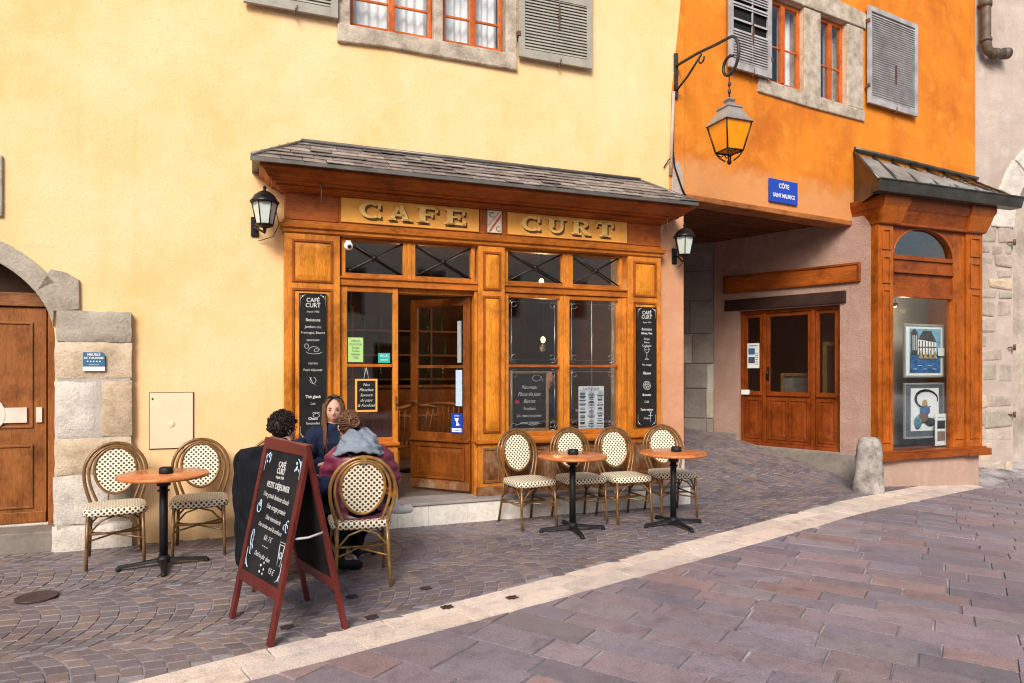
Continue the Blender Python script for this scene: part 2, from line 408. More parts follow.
def frame_rect(mb,x0,x1,z0,z1,w,y0,y1,m,mh=None):
    mh=mh or m
    mb.box(x0,x0+w,y0,y1,z0,z1,m); mb.box(x1-w,x1,y0,y1,z0,z1,m)
    mb.box(x0+w,x1-w,y0+.0015,y1,z0,z0+w,mh); mb.box(x0+w,x1-w,y0+.0015,y1,z1-w,z1,mh)
def panel(mb,x0,x1,z0,z1,y,m,mi,w=.022,d=.016):
    if m is M['woodv']: m=M['bead']
    """a fielded panel: raised bead around a sunk field with a chamfered centre, on a face at y"""
    frame_rect(mb,x0,x1,z0,z1,w,y-d,y+.004,m)
    a=w+.008; b=min(a+.03,(x1-x0)*.3)
    v=[(x0+a,y-.001,z0+a),(x1-a,y-.001,z0+a),(x1-a,y-.001,z1-a),(x0+a,y-.001,z1-a),(x0+b+.01,y-.010,z0+b+.01),(x1-b-.01,y-.010,z0+b+.01),(x1-b-.01,y-.010,z1-b-.01),(x0+b+.01,y-.010,z1-b-.01)]
    mb.add(v,[(4,5,6,7),(0,1,5,4),(1,2,6,5),(2,3,7,6),(3,0,4,7)],mi)
def mould(mb,prof,xl,xr,m,yb=0,flare=.75,ref=.1):
    """a moulding with mitred returns: prof = [(projection, z)...]"""
    rows=[]
    for w,z in prof:
        e=(w-ref)*flare
        rows.append([(xl-e,yb,z),(xl-e,-w,z),(xr+e,-w,z),(xr+e,yb,z)])
    vs=[p for r in rows for p in r]; fs=[]
    for i in range(len(rows)-1):
        for k in range(3): fs.append((i*4+k,i*4+k+1,(i+1)*4+k+1,(i+1)*4+k))
    fs.append((0,1,2,3)); n=len(rows)-1; fs.append((n*4+3,n*4+2,n*4+1,n*4))
    mb.add(vs,fs,m)
exec_parts=[]
# ------------------------------------------------------------------ ground
def sheet(name,xs,ys,dz,m,kind='structure',inside=None):
    mb=MB(); nx,ny=len(xs),len(ys)
    vs=[(x,y,gz(x,y)+dz) for y in ys for x in xs]
    fs=[(j*nx+i,j*nx+i+1,(j+1)*nx+i+1,(j+1)*nx+i) for j in range(ny-1) for i in range(nx-1)
        if inside is None or inside((xs[i]+xs[i+1])/2,(ys[j]+ys[j+1])/2)]
    mb.add(vs,fs,m,True); o=mb.build(name); o.ob['kind']=kind; return o
def rng(a,b,s):
    n=int(round((b-a)/s)); return [a+(b-a)*i/n for i in range(n+1)]
B0=Vector((-1.92,3.43)); BD=Vector((math.cos(R(38.1)),math.sin(R(38.1)))); BR=Vector((BD.y,-BD.x))   # band: along, towards the street
def r0b(b):
    P=((-20,0),(2.3,0),(5.4,-.067),(8.9,-.197),(11,-.25),(13,-.30),(30,-.4))
    for (a,p),(c,q) in zip(P,P[1:]):
        if b<=c: return p+(q-p)*(b-a)/(c-a)
    return -.4
def BP(b,r): return tuple(B0+BD*b+BR*(r+r0b(b)))
def wf(q): return .80+.22*min(1,max(0,q/4))+.19*min(1,max(0,(q-4)/5))
def bandc(x,y):
    d=Vector((x,y))-B0; b=d.dot(BD); return b,d.dot(BR)-r0b(b)
xs=[-60,-30,-15]+rng(-8,14,.4)+[20,35,60]; ys=[-60,-30,-12]+rng(-3,16,.4)+[22,40,60]
sheet('ground',xs,ys,-.014,M['joint2'])
def sett_zone(x,y): return bandc(x,y)[1]<-.004
sheet('sett_bedding',rng(-7,9.0,.1),rng(1,15,.1),-.006,M['joint'],inside=lambda x,y: bandc(x,y)[1]<.05)

def stones_mesh(name,quads,m,hbev,bw):
    """each stone: a domed top quad with bevelled sides down into the joint"""
    mb=MB(); mb.cols=[]
    for q,col in quads:
        n=len(q); cx=sum(p[0] for p in q)/n; cy=sum(p[1] for p in q)/n
        dz=random.uniform(-.0016,.0018)
        top_=[];low=[]
        for p in q:
            k=math.hypot(p[0]-cx,p[1]-cy); s=max(0,1-bw/max(k,.001))
            x,y=cx+(p[0]-cx)*s,cy+(p[1]-cy)*s
            top_.append((x,y,gz(x,y)+dz+random.uniform(-.0008,.0008))); low.append((p[0],p[1],gz(*p)-hbev))
        b=[*top_,*low,(cx,cy,gz(cx,cy)+dz+.0008)]
        mb.add(b,[(i,(i+1)%n,2*n) for i in range(n)]+[(i,i+n,(i+1)%n+n,(i+1)%n) for i in range(n)],m,False,col)
    o=mb.build(name); o.ob['kind']='structure'; return o
def cafe_uv(x,y):
    d=Vector((x,y))-F.o.xy; c,n=math.cos(F.a),math.sin(F.a); return d.x*c+d.y*n, -d.x*n+d.y*c
rs=random.Random(3)
def sett_col():
    b=rs.choice([(.205,.165,.17),(.205,.160,.155),(.25,.185,.16),(.19,.16,.165),(.225,.185,.18),(.175,.14,.14),(.26,.19,.165),(.20,.165,.175)])
    k=1.1*rs.uniform(.88,1.10); b=(b[0]*.93,b[1]*.98,b[2]*1.05); return mul(b,k)
def walkable(x,y):
    u,v=cafe_uv(x,y)
    if bandc(x,y)[1]>-.015: return False
    if u<-.0 and u>-1.38 and v>-.04: return False
    if 0<=u<5.05 and v>-.03: return False
    if u<=-1.38 and v>.42: return False
    if v>5.5: return False
    return True
quads=[]
hw=.54; pitch=.110; Rr=hw*1.42; th0=math.asin(hw/Rr); NS=10
for s in range(-4,16):
    cv=-5.2+s*2*hw*.985
    for i in range(-62,112):
        if cv>.5 and i*pitch<3.6: continue
        off=(s%2)*.5*pitch
        for j in range(NS):
            t0=-th0+2*th0*j/NS; t1=-th0+2*th0*(j+1)/NS
            if i%2: t0+=th0/NS; t1+=th0/NS
            if t1>th0+.01: t1=th0
            if t1-t0<.03: continue
            pts=[]
            for (k,t) in ((0,t0),(0,t1),(1,t1),(1,t0)):
                pts.append([(i+k)*pitch+off+Rr*math.cos(t),cv+Rr*math.sin(t)])
            cx=sum(p[0] for p in pts)/4; cy=sum(p[1] for p in pts)/4
            q=[]
            for p in pts:
                dx,dy=p[0]-cx,p[1]-cy
                x,y=cx+dx*.945+rs.uniform(-.004,.004),cy+dy*.925+rs.uniform(-.004,.004)
                P=F.P(x,y); q.append((P.x,P.y))
            P=F.P(cx,cy)
            if not(-6.5<P.x<9 and 1.5<P.y<14) or not walkable(P.x,P.y): continue
            if P.y<3.2+.2*abs(P.x)-1.2: pass
            quads.append((q,sett_col()))
stones_mesh('cobbled_pavement',quads,M['setts'],.007,.005)
# cream band of two courses
quads=[]
for row,(r0,r1) in enumerate(((0,.19),(.19,.41))):
    b=-3.2-row*.4
    while b<11.0:
        L=rs.uniform(.55,.95); e=min(b+L,11.1); g=.0035
        w0,w1=wf(b),wf(e)
        cs=[(b+g,r0*w0+g),(e-g,r0*w1+g),(e-g,r1*w1-g),(b+g,r1*w0-g)]
        q=[BP(p,r) for p,r in cs]
        c=mul(rs.choice([(.82,.68,.57),(.88,.74,.63),(.78,.66,.57),(.84,.69,.57)]),rs.uniform(.92,1.06))
        # cut long slabs in two so that they follow the fall of the street
        m0=tuple((Vector(q[0])+Vector(q[1]))/2); m1=tuple((Vector(q[2])+Vector(q[3]))/2)
        quads.append((q,c)); b=e
stones_mesh('pale_stone_band',quads,M['band'],.012,.005)
# road slabs: long courses meeting the band at a slant, cut along it
E1=Vector((math.cos(R(-33)),math.sin(R(-33)))); E2=Vector((-E1.y,E1.x))
def clip(poly):
    """keep the street side of the band"""
    f=[]
    for p in poly:
        bb,rr=bandc(*p); f.append(rr-.41*wf(bb)-.012)
    out=[]
    for i in range(len(poly)):
        p,q=poly[i],poly[(i+1)%len(poly)]; u,v=f[i],f[(i+1)%len(poly)]
        if u>=0: out.append(p)
        if (u>=0)!=(v>=0):
            t=u/(u-v); out.append((p[0]+(q[0]-p[0])*t,p[1]+(q[1]-p[1])*t))
    return out
def parea(p): return abs(sum(p[i][0]*p[(i+1)%len(p)][1]-p[(i+1)%len(p)][0]*p[i][1] for i in range(len(p))))/2
quads=[]; y_=-2.5
while y_<13.5:
    w=rs.uniform(.18,.27); x_=-8+rs.uniform(0,.5)
    while x_<9:
        L=rs.uniform(.28,.62); g=.003; g2=rs.choice([.003,.004,.009])
        j=lambda: rs.uniform(-.0035,.0035)
        cs=[(x_+g2+j(),y_+g+j()),(x_+L-g2+j(),y_+g+j()),(x_+L-g2+j(),y_+w-g+j()),(x_+g2+j(),y_+w-g+j())]
        q=clip([tuple(E1*p+E2*r) for p,r in cs]); x_+=L
        c=rs.choice([(.225,.185,.195),(.21,.182,.20),(.225,.178,.185),(.20,.178,.198),(.225,.172,.172),(.21,.185,.187),(.185,.165,.182),(.205,.172,.182),(.255,.18,.168),(.215,.176,.19),(.195,.17,.188)])
        k_=1.42*rs.uniform(.80,1.12); c=(c[0]*k_*1.0,c[1]*k_*1.0,c[2]*k_*1.05)
        if len(q)<3 or parea(q)<.004: continue
        quads.append((q,c))
    y_+=w
stones_mesh('slab_road',quads,M['slabs'],.012,.004)

# ------------------------------------------------------------------ the yellow building
YB=thing('yellow_building','pale yellow rendered old building above and around the wooden cafe front','building',F,(0,0,0))
mb=MB()
wall(mb,-4.2,5.066,-.25,7.6,[(-3.5,-1.41,-.25,2.64),(1.11,2.77,5.02,6.6),(.95,4.3,-.25,3.1)],M['yellow'],reveal=M['stone3'])
mb.add([(5.066,.4,-.25),(5.066,7,-.25),(5.066,7,7.6),(5.066,.4,7.6)],[(0,1,2,3)],M['pink'])
mb.add([(-4.2,.4,-.25),(-4.2,7,-.25),(-4.2,7,7.6),(-4.2,.4,7.6)],[(0,1,2,3)],M['yellow'])
mb.add([(-4.2,7,-.25),(5.066,7,-.25),(5.066,7,7.6),(-4.2,7,7.6)],[(0,1,2,3)],M['yellow'])
mb.add([(-4.2,.4,7.6),(5.066,.4,7.6),(5.066,7,7.6),(-4.2,7,7.6)],[(0,1,2,3)],M['slate'])
# spandrels that turn the opening over the arched door into an arch
ac,aa,ab,az=-2.44,1.03,.82,1.83
arc=[(ac+aa*math.cos(R(t)),az+ab*math.sin(R(t))) for t in range(0,91,6)]
for s in (1,-1):
    a=[(ac+s*(x-ac),z) for x,z in arc]; top_=2.64
    for p,q in zip(a,a[1:]):
        mb.add([(p[0],.001,p[1]),(q[0],.001,q[1]),(q[0],.001,top_),(p[0],.001,top_)],[(0,1,2,3)],M['yellow'])
        mb.add([(p[0],.001,p[1]),(q[0],.001,q[1]),(q[0],.4,q[1]),(p[0],.4,p[1])],[(0,1,2,3)],M['stone3'])
wallp=mb.build('wall',YB)
# pink strip of wall between the shopfront and the passage
mb=MB()
prof=[(4.70,-.02),(5.070,-.02),(5.070,3.62),(4.97,3.60),(4.86,3.40),(4.72,3.10),(4.70,3.05)]
mb.prism(prof,-.006,.02,M['pink']); mb.box(5.066,5.071,-.004,.4,-.02,3.62,M['pink'])
mb.box(4.98,5.078,-.012,.3,-.1,.5,M['stone2'])
mb.build('painted_corner',YB)
# corner render crossing from yellow to the orange house
# arch ring and pier of dressed stone
mb=MB()
for s in (1,-1):
    for k,(t0,t1,o0,o1) in enumerate(((8,30,.0,.0),(30,58,.17,.17),(58,90,.165,.165))):
        inner=[(ac+s*aa*math.cos(R(t)),az+ab*math.sin(R(t))) for t in [t0+(t1-t0)*i/6 for i in range(7)]]
        if k==0: outer=[(ac+s*1.22,inner[0][1]),(ac+s*1.22,2.37),(ac+s*1.12,2.40),(ac+s*.99,2.44)]
        else: outer=[(ac+s*(aa+o0)*math.cos(R(t)),az+(ab+o1)*math.sin(R(t))) for t in [t0+(t1-t0-.4)*i/6 for i in range(7)]]
        if k==0: outer=[(x,z) for x,z in outer]
        poly=inner+outer[::-1]
        if k==0: poly=inner+[(ac+s*1.0,2.445),(ac+s*1.12,2.42),(ac+s*1.215,2.36),(ac+s*1.22,2.10),(ac+s*1.03,2.08)]
        mb.prism(poly,-.035,.30,M['stone3'])
mb.build('arch_ring',YB,bev=.008)
mb=MB()
def block(x0,x1,z0,z1,m):
    from mathutils import noise as nz
    n=7; vs=[]; fs=[]; y=-.082+random.uniform(-.006,.006); o=random.uniform(0,50)
    for j in range(n+1):
        for i in range(n+1):
            a,b=i/n,j/n; e=min(a,1-a,b,1-b); X=x0+(x1-x0)*a; Z=z0+(z1-z0)*b
            q=.010 if e==0 else 0
            vs.append((X+q*nz.noise((X*9,Z*9,o)),y+(.016 if e==0 else 0)+.014*nz.noise((X*6,Z*6,o+7)),Z+q*nz.noise((X*9,Z*9,o+3))))
    for j in range(n):
        for i in range(n): k=j*(n+1)+i; fs.append((k,k+1,k+n+2,k+n+1))
    mb.add(vs,fs,m,True); mb.box(x0+.004,x1-.004,y+.022,.38,z0+.004,z1-.004,m)
mb.box(-1.385,-.82,-.064,.37,-.1,2.07,M['mortar'])
block(-1.385,-.815,1.82,2.085,M['stone3']); block(-1.40,-.812,1.50,1.812,M['stone1'])
block(-1.40,-1.085,.985,1.47,M['stone2']); block(-1.045,-.812,.985,1.475,M['stone1'])
block(-1.40,-.815,.66,.975,M['stone1']); block(-1.41,-1.0,.23,.65,M['stone2']); block(-.99,-.812,.23,.65,M['stone3']); block(-1.42,-.81,-.1,.215,M['stone2'])
mb.build('stone_pier',YB,bev=.007); mb=MB()
for s0,s1,z0,z1 in ((-3.9,-3.47,-.1,.6),(-3.8,-3.47,.61,1.2),(-3.9,-3.47,1.21,1.82),(-3.75,-3.47,1.83,2.1)): block(s0,s1,z0,z1,M['stone1'])
mb.build('stone_pier',YB,bev=.007)
# arched door
mb=MB(); y0=.30
mb.box(-1.53,-1.40,y0-.02,y0+.1,-.1,2.3,M['arch_door']); mb.box(-3.45,-3.32,y0-.02,y0+.1,-.1,2.3,M['arch_door'])
mb.box(-3.32,-1.53,y0-.03,y0+.1,2.14,2.26,wood('door_lintel_wood',(.30,.12,.045),'x'))
mb.box(-3.45,-1.40,y0+.05,y0+.1,2.26,2.75,M['interior'])
mb.box(-3.32,-1.53,y0+.03,y0+.1,.2,2.14,M['arch_door'])
for (a,b) in ((-2.40,-1.545),(-3.31,-2.45)):
    mb.box(a,b,y0,y0+.04,.2,2.13,M['arch_door'])
    frame_rect(mb,a+.10,b-.10,1.05,2.0,.02,y0-.014,y0+.002,M['arch_door']); frame_rect(mb,a+.10,b-.10,.33,.90,.02,y0-.014,y0+.002,M['arch_door'])
    mb.box(a,b,y0-.02,y0+.01,.20,.30,M['arch_door'])
d=mb.build('arched_door',YB,bev=.004)
mb=MB(); mb.box(-2.42,-1.69,y0-.02,y0-.002,1.10,1.235,plain('pink_band',(.75,.58,.50),.4)); mb.box(-1.62,-1.575,y0-.02,y0-.002,1.10,1.235,plain('pink_band_end',(.75,.58,.50),.4))
mb.prism([(-1.97+.12*math.cos(t/20*2*math.pi),1.18+.15*math.sin(t/20*2*math.pi)) for t in range(20)],y0-.024,y0-.002,plain('door_disc',(.76,.60,.52),.4))
mb.build('push_plate',d)
mb=MB(); mb.box(-3.46,-1.41,.0,.42,-.2,.17,M['stone4']); mb.box(-3.46,-1.41,.28,.42,.17,.198,M['stone2']); mb.build('threshold',YB,bev=.01)
# upper window
mb=MB()
mb.box(.985,1.11,-.03,.3,4.84,6.7,M['patina']); mb.box(2.77,2.90,-.03,.3,4.86,6.7,M['patina'])
mb.prism([(.98,4.83),(1.5,4.855),(2.1,4.845),(2.90,4.84),(2.89,5.015),(.985,5.015)],-.045,.3,M['patina'])
mb.box(1.975,2.075,-.0,.28,5.015,6.7,M['patina'])
mb.build('window_surround',YB,bev=.012)
for a,b in ((1.115,1.97),(2.08,2.765)):
    mb=MB(); y=.085; c=(a+b)/2
    frame_rect(mb,a,b,5.018,6.6,.04,y,y+.06,M['winorange'])
    mb.box(c-.035,c+.035,y-.012,y+.05,5.05,6.56,M['winorange'])
    for p,q in ((a+.04,c-.035),(c+.035,b-.04)):
        mb.box(p,q,y+.004,y+.045,5.058,5.10,M['winorange']); mb.box(p,q,y+.01,y+.03,5.345,5.37,M['winorange']); mb.box(p,q,y+.01,y+.03,5.70,5.72,M['winorange'])
    w=mb.build('window',YB,bev=.004)
    mb=MB(); mb.box(a+.04,b-.04,y+.02,y+.024,5.06,6.56,M['glassup']); mb.build('pane',w)
    mb=MB(); n=40
    pts=[(a+.02+(b-a-.04)*i/n, y+.14+.02*math.sin(i*1.3)+.01*math.sin(i*.6)) for i in range(n+1)]
    mb.add([(x,yy,5.03) for x,yy in pts]+[(x,yy,6.6) for x,yy in pts],[(i,i+1,i+n+2,i+n+1) for i in range(n)],M['curtain'],True)
    mb.build('curtain',w)
def shutter(parent,x0,x1,z0,z1,y,m,gap=None,split=True,hook=True,flip=False):
    mb=MB(); w=.07
    mb.box(x0,x0+w,y,y+.035,z0,z1,m); mb.box(x1-w,x1,y,y+.035,z0,z1,m)
    mb.box(x0+w,x1-w,y,y+.035,z0,z0+w*1.3,m); mb.box(x0+w,x1-w,y,y+.035,z1-w,z1,m)
    mid=(z0+z1)/2
    if split: mb.box(x0+w,x1-w,y+.002,y+.033,mid-.04,mid+.04,m)
    z=z0+w*1.3+.01
    while z<z1-w-.02:
        if not (gap and gap[0]<z<gap[1] and random.random()<.62):
            mb.add([(x0+w,y+.004,z),(x1-w,y+.004,z),(x1-w,y+.028,z+.042),(x0+w,y+.028,z+.042),(x0+w,y+.010,z-.003),(x1-w,y+.010,z-.003),(x1-w,y+.034,z+.039),(x0+w,y+.034,z+.039)],
                   [(0,1,2,3),(7,6,5,4),(0,4,5,1),(2,6,7,3)],m)
        z+=.034
    if gap:
        mb.box((x0+x1)/2+.03,(x0+x1)/2+.05,y+.012,y+.03,z0+.1,z1-.1,m)
    mb.box(x0+.01,x1-.01,y+.036,y+.039,z0+.02,z1-.02,M['slateboard'] if gap else m)
    s=mb.build('shutter',parent,bev=.003)
    mb=MB(); c=(x0+x1)/2+.03
    mb.box(c-.006,c+.006,y-.016,y-.002,(z0+mid)/2+.02,(z0+mid)/2+.30,M['rust']); mb.box(c-.02,c+.02,y-.014,y-.002,(z0+mid)/2+.14,(z0+mid)/2+.155,M['rust'])
    mb.build('bar_latch',s)
    hx=x1 if not flip else x0
    for zz in (z0+.22,z1-.25):
        mb=MB(); mb.box(hx-.018,hx+.018,y-.008,y+.045,zz,zz+.05,M['rust']); mb.build('hinge',s)
    mb=MB(); mb.tube([(c,y+.05,z0-.03),(c,y-.02,z0-.03),(c,y-.03,z0+.01)],.006,M['rust'],6); mb.tube([(c-.025,y-.012,z0-.06),(c,y-.02,z0-.03),(c+.02,y-.012,z0+.05)],.005,M['rust'],6); mb.build('shutter_hook',s)
    return s
shutter(YB,.115,.985,5.04,6.45,-.075,M['shutter'])
shutter(YB,2.905,3.80,4.985,6.45,-.075,M['shutter'],flip=True)
# small stone block at the extreme left
mb=MB(); mb.box(-2.3,-1.785,-.03,.1,2.87,3.39,M['stone3']); mb.build('window_sill_block',YB,bev=.01)

# hatch and plaque on the yellow wall
mb=MB(); mb.box(-.675,-.32,-.018,.01,.855,1.36,M['cream']); frame_rect(mb,-.682,-.313,.848,1.367,.008,-.012,.01,M['rust'])
mb.tube([(-.50,-.019,1.075),(-.50,-.024,1.075)],.028,M['cream'],14); mb.box(-.66,-.645,-.022,-.016,1.30,1.315,M['iron'])
top('meter_hatch',mb,'cream square service hatch set in yellow wall above the cafe chairs','hatch',fr=F,bev=.002)
mb=MB(); mb.prism([(-1.18,1.60),(-1.015,1.60),(-1.015,1.70),(-1.035,1.725),(-1.18,1.725)],-.106,-.088,M['plaqueblue']); mb.box(-1.18,-1.015,-.106,-.088,1.562,1.599,M['white'])
P_=top('wall_plaque',mb,'small blue and white tourism plaque fixed to the stone pier','plaque',fr=F)
mb=MB(); glyphs('MEUBLÉ',.028,-1.098,-.1075,1.695,M['white'],mb,bold=.0006); glyphs('DE TOURISME',.024,-1.098,-.1075,1.667,M['white'],mb,bold=.0005)
for i in range(5):
    cx=-1.145+i*.0235; pts=[(cx+(.0085 if k%2==0 else .004)*math.sin(k*math.pi/5),1.645+(.0085 if k%2==0 else .004)*math.cos(k*math.pi/5)) for k in range(10)]
    mb.prism(pts,-.1075,-.1062,M['white'])
glyphs('meublé classé',.014,-1.098,-.1075,1.612,M['white'],mb)
mb.build('lettering',P_)

# ------------------------------------------------------------------ cafe shopfront
CF=thing('cafe_shopfront','honey coloured wooden cafe front with slate canopy and gilt lettering','shopfront',F,(2.6,0,0))
V,H_=M['woodv'],M['woodh']
mb=MB(); mb.box(.44,5.0,-.245,.45,-.2,.205,M['stairstone'])
st=mb.build('step',CF,bev=.006)
mb=MB(); mb.box(.43,5.01,-.262,.45,.207,.235,M['doorstep']); mb.build('step_nosing',st,bev=.006)
x=.74
while x<4.95:
    mb=MB(); mb.box(x,x+.003,-.2475,-.24,0,.205,M['mortar']); x+=random.uniform(.3,.48); mb.build('tile_joint',st)
# pilasters
for i,(a,b) in enumerate(((.477,1.0),(2.43,2.73),(4.245,4.69))):
    mb=MB()
    mb.box(a,b,-.10,.12,.235,2.885,V)
    mb.box(a-.012,b+.012,-.125,.1,.235,.33,M['woodworn']); 
    mould(mb,[(.10,.775),(.135,.79),(.135,.81),(.10,.825)],a-.0,b+.0,H_,yb=.1,flare=1)
    p=mb.build('pilaster',CF,bev=.004)
    mb=MB(); c=.07 if b-a>.4 else .05
    mb2=MB(); panel(mb2,a+c,b-c,2.42,2.83,-.10,V,M['woodp']); mb2.build('raised_panel',p,bev=.002)
    mb2=MB(); panel(mb2,a+c,b-c,.90,2.36,-.10,V,M['woodp']); mb2.build('raised_panel',p,bev=.002)
    mb2=MB(); panel(mb2,a+c,b-c,.37,.74,-.10,M['woodworn'],M['woodworn']); mb2.build('raised_panel',p,bev=.002)
# capital band and entablature
mb=MB()
mould(mb,[(.10,2.885),(.118,2.90),(.118,2.925),(.14,2.94),(.145,2.975),(.11,2.985),(.11,3.012)],.477,4.69,H_,yb=.1,flare=1)
mb.build('architrave',CF,bev=.002)
mb=MB(); mb.box(.48,4.688,-.085,.1,3.0125,3.3,M['woodh'])
for a,b in ((.49,.985),(4.245,4.685)): mb.box(a,b,-.1,-.08,3.02,3.28,M['woodred'])
for a,b in ((2.448,2.515),(2.70,2.748)): mb.box(a,b,-.105,-.08,3.015,3.285,M['woodred'])
mb.build('frieze',CF,bev=.003)
def slab_letter(ch,x,z,h,w,mb,m,y0,y1):
    """latin letters with slab serifs, from strokes"""
    T=h*.22; t=h*.12; s=h*.11
    def r(a,b,c,d): mb.box(x+a*w,x+b*w,y0,y1,z+c*h,z+d*h,m)
    def q(p): mb.prism([(x+a*w,z+b*h) for a,b in p],y0,y1,m)
    def ringarc(cx,cz,ro,rz,ri,rzi,a0,a1,n=14):
        o=[(cx+ro*math.cos(R(a0+(a1-a0)*i/n)),cz+rz*math.sin(R(a0+(a1-a0)*i/n))) for i in range(n+1)]
        k=[(cx+ri*math.cos(R(a0+(a1-a0)*i/n)),cz+rzi*math.sin(R(a0+(a1-a0)*i/n))) for i in range(n+1)]
        for i in range(n): mb.prism([(x+p[0]*w,z+p[1]*h) for p in (o[i],o[i+1],k[i+1],k[i])],y0,y1,m)
    if ch=='C':
        ringarc(.5,.5,.5,.5,.26,.36,48,312); r(.80,.93,.60,.97); r(.80,.93,.05,.28)
    elif ch=='A':
        q([(.04,0),(.22,0),(.56,.94),(.40,1)]); q([(.38,1),(.62,1),(.94,0),(.66,0)]); r(.25,.75,.26,.40); r(-.04,.34,0,.11); r(.56,1.04,0,.11)
    elif ch in 'FE':
        r(.12,.40,0,1); r(0,.52,0,.11); r(0,.14,.89,1); r(.4,.95,.87,1); r(.84,.97,.66,1); r(.4,.68,.45,.57); r(.64,.75,.36,.66)
        if ch=='E': r(.4,.97,0,.12); r(.86,1.0,0,.33)
    elif ch=='U':
        r(.12,.38,.36,1); r(.70,.84,.36,1); r(0,.48,.89,1); r(.58,.97,.89,1); ringarc(.48,.38,.36,.39,.20,.25,180,360)
    elif ch=='R':
        r(.12,.38,0,1); r(0,.48,0,.11); r(0,.14,.89,1); ringarc(.50,.73,.36,.27,.16,.15,-90,90); r(.36,.52,.88,1); r(.36,.52,.46,.58); q([(.42,.48),(.64,.50),(.93,.11),(.68,.0)]); r(.66,1.0,0,.11)
    elif ch=='T':
        r(.36,.64,0,1); r(.22,.78,0,.11); r(.02,.98,.87,1); r(.02,.13,.64,1); r(.87,.98,.64,1)
for (a,b,txt,x0,x1) in ((1.0,2.448,'CAFE',1.17,2.33),(2.748,4.245,'CURT',2.90,4.10)):
    mb=MB(); mb.box(a+.012,b-.012,-.104,-.07,3.03,3.272,M['signwood']); sb=mb.build('sign_board',CF,bev=.003)
    n=4; wd=(x1-x0)/n; 
    for i,c in enumerate(txt):
        mb=MB()
        for dx,dz,m,y0,y1 in ((.020,-.022,M['lettershade'],-.1105,-.1035),(0,0,M['letter'],-.119,-.1035)): slab_letter(c,x0+i*wd+dx+.012,3.082+dz,.162,wd*.80,mb,m,y0,y1)
        mb.build('letter',sb)
mb=MB(); mb.box(2.53,2.688,-.108,-.08,3.035,3.27,plain('emblem_ground',(.72,.62,.50),.5))
em=mb.build('painted_emblem',CF)
mb=MB(); mr=plain('emblem_red',(.45,.10,.06),.5)
mb.prism([(2.54,3.045),(2.565,3.045),(2.68,3.2),(2.68,3.24)],-.111,-.107,mr); mb.prism([(2.54,3.10),(2.54,3.11),(2.66,3.262),(2.668,3.262)],-.111,-.107,mr)
glyphs('C',.08,2.575,-.1095,3.195,M['lettershade'],mb); glyphs('C',.08,2.648,-.1095,3.05,M['lettershade'],mb); mb.build('emblem_device',em)
# cornice
mb=MB()
mould(mb,[(.10,3.275),(.15,3.277),(.15,3.288),(.18,3.29),(.19,3.30),(.222,3.303),(.222,3.318)],.477,4.69,M['woodred'],yb=.02,flare=.62)
mould(mb,[(.225,3.319),(.28,3.321),(.29,3.326),(.29,3.338),(.32,3.340),(.33,3.345),(.36,3.36),(.385,3.385),(.43,3.40),(.455,3.405),(.46,3.415),(.46,3.435)],.477,4.69,M['woodred'],yb=.02,flare=.62)
mb.build('cornice',CF,bev=.002)
# slate roof
rl,rr_,el,er=.66,4.42,.19,4.88; zr,ze=3.79,3.452; wr,we=.02,.53
mb=MB()
mb.add([(rl,-wr,zr),(rr_,-wr,zr),(er,-we,ze),(el,-we,ze),(el,0,ze),(er,0,ze)],[(0,1,2,3),(0,3,4),(1,5,2),(3,2,5,4)],M['lead'])
rf=mb.build('roof',CF)
mb=MB(); rows=6
sl=[plain('slate_a',(.20,.17,.16),.45,0,.4,9,.3),plain('slate_b',(.14,.125,.125),.45,0,.4,9,.3),plain('slate_c',(.27,.24,.225),.45,0,.4,9,.3)]
nrm=Vector((0,-(zr-ze),(we-wr))).normalized()
for i in range(rows):
    t0=1-i/rows; t1=max(0,1-(i+1.35)/rows)
    w0=wr+(we-wr)*t0; z0=ze+(zr-ze)*(1-t0); w1=wr+(we-wr)*t1; z1=ze+(zr-ze)*(1-t1)
    a=el+(rl-el)*(1-t0); b=er+(rr_-er)*(1-t0); x=a-.02+ (i%2)*-.1
    while x<b:
        L=random.uniform(.15,.27); p=max(x,a); q=min(x+L-.006,b)
        if q-p>.03:
            lf=.010+random.uniform(0,.012); sk=random.uniform(-.015,.015); o1=nrm*lf; o2=nrm*.005; th=nrm*.007
            c=[Vector((p,-w0-.01+random.uniform(-.008,.008),z0))+o1,Vector((q,-w0-.01+random.uniform(-.008,.008),z0+sk*.2))+o1,Vector((min(q,q),-w1,z1))+o2,Vector((p,-w1,z1))+o2]
            mb.add(c+[v-th for v in c],[(0,1,2,3),(0,4,5,1),(1,5,6,2),(3,7,4,0)],random.choice(sl))
        x+=L
mb.build('slate',rf)
mb=MB(); mb.tube([(rl-.02,-wr-.02,zr+.012),(rr_+.02,-wr-.02,zr+.012)],.022,M['lead'],6); mb.tube([(rl,-wr-.01,zr+.01),(el,-we,ze+.02)],.018,M['lead'],6); mb.tube([(rr_,-wr-.01,zr+.01),(er,-we,ze+.02)],.018,M['lead'],6)
mb.box(el-.015,er+.015,-we-.012,-we+.02,ze-.03,ze+.006,M['lead']); mb.build('flashing',rf)
# hooks under the cornice
for x in (.80,4.62):
    mb=MB(); mb.tube([(x,-.30,3.33),(x,-.33,3.31),(x,-.33,3.14)],.006,M['rust'],6); mb.tube([(x-.02,-.335,3.30),(x+.02,-.335,3.30)],.006,M['rust'],6); mb.build('iron_hook',CF)
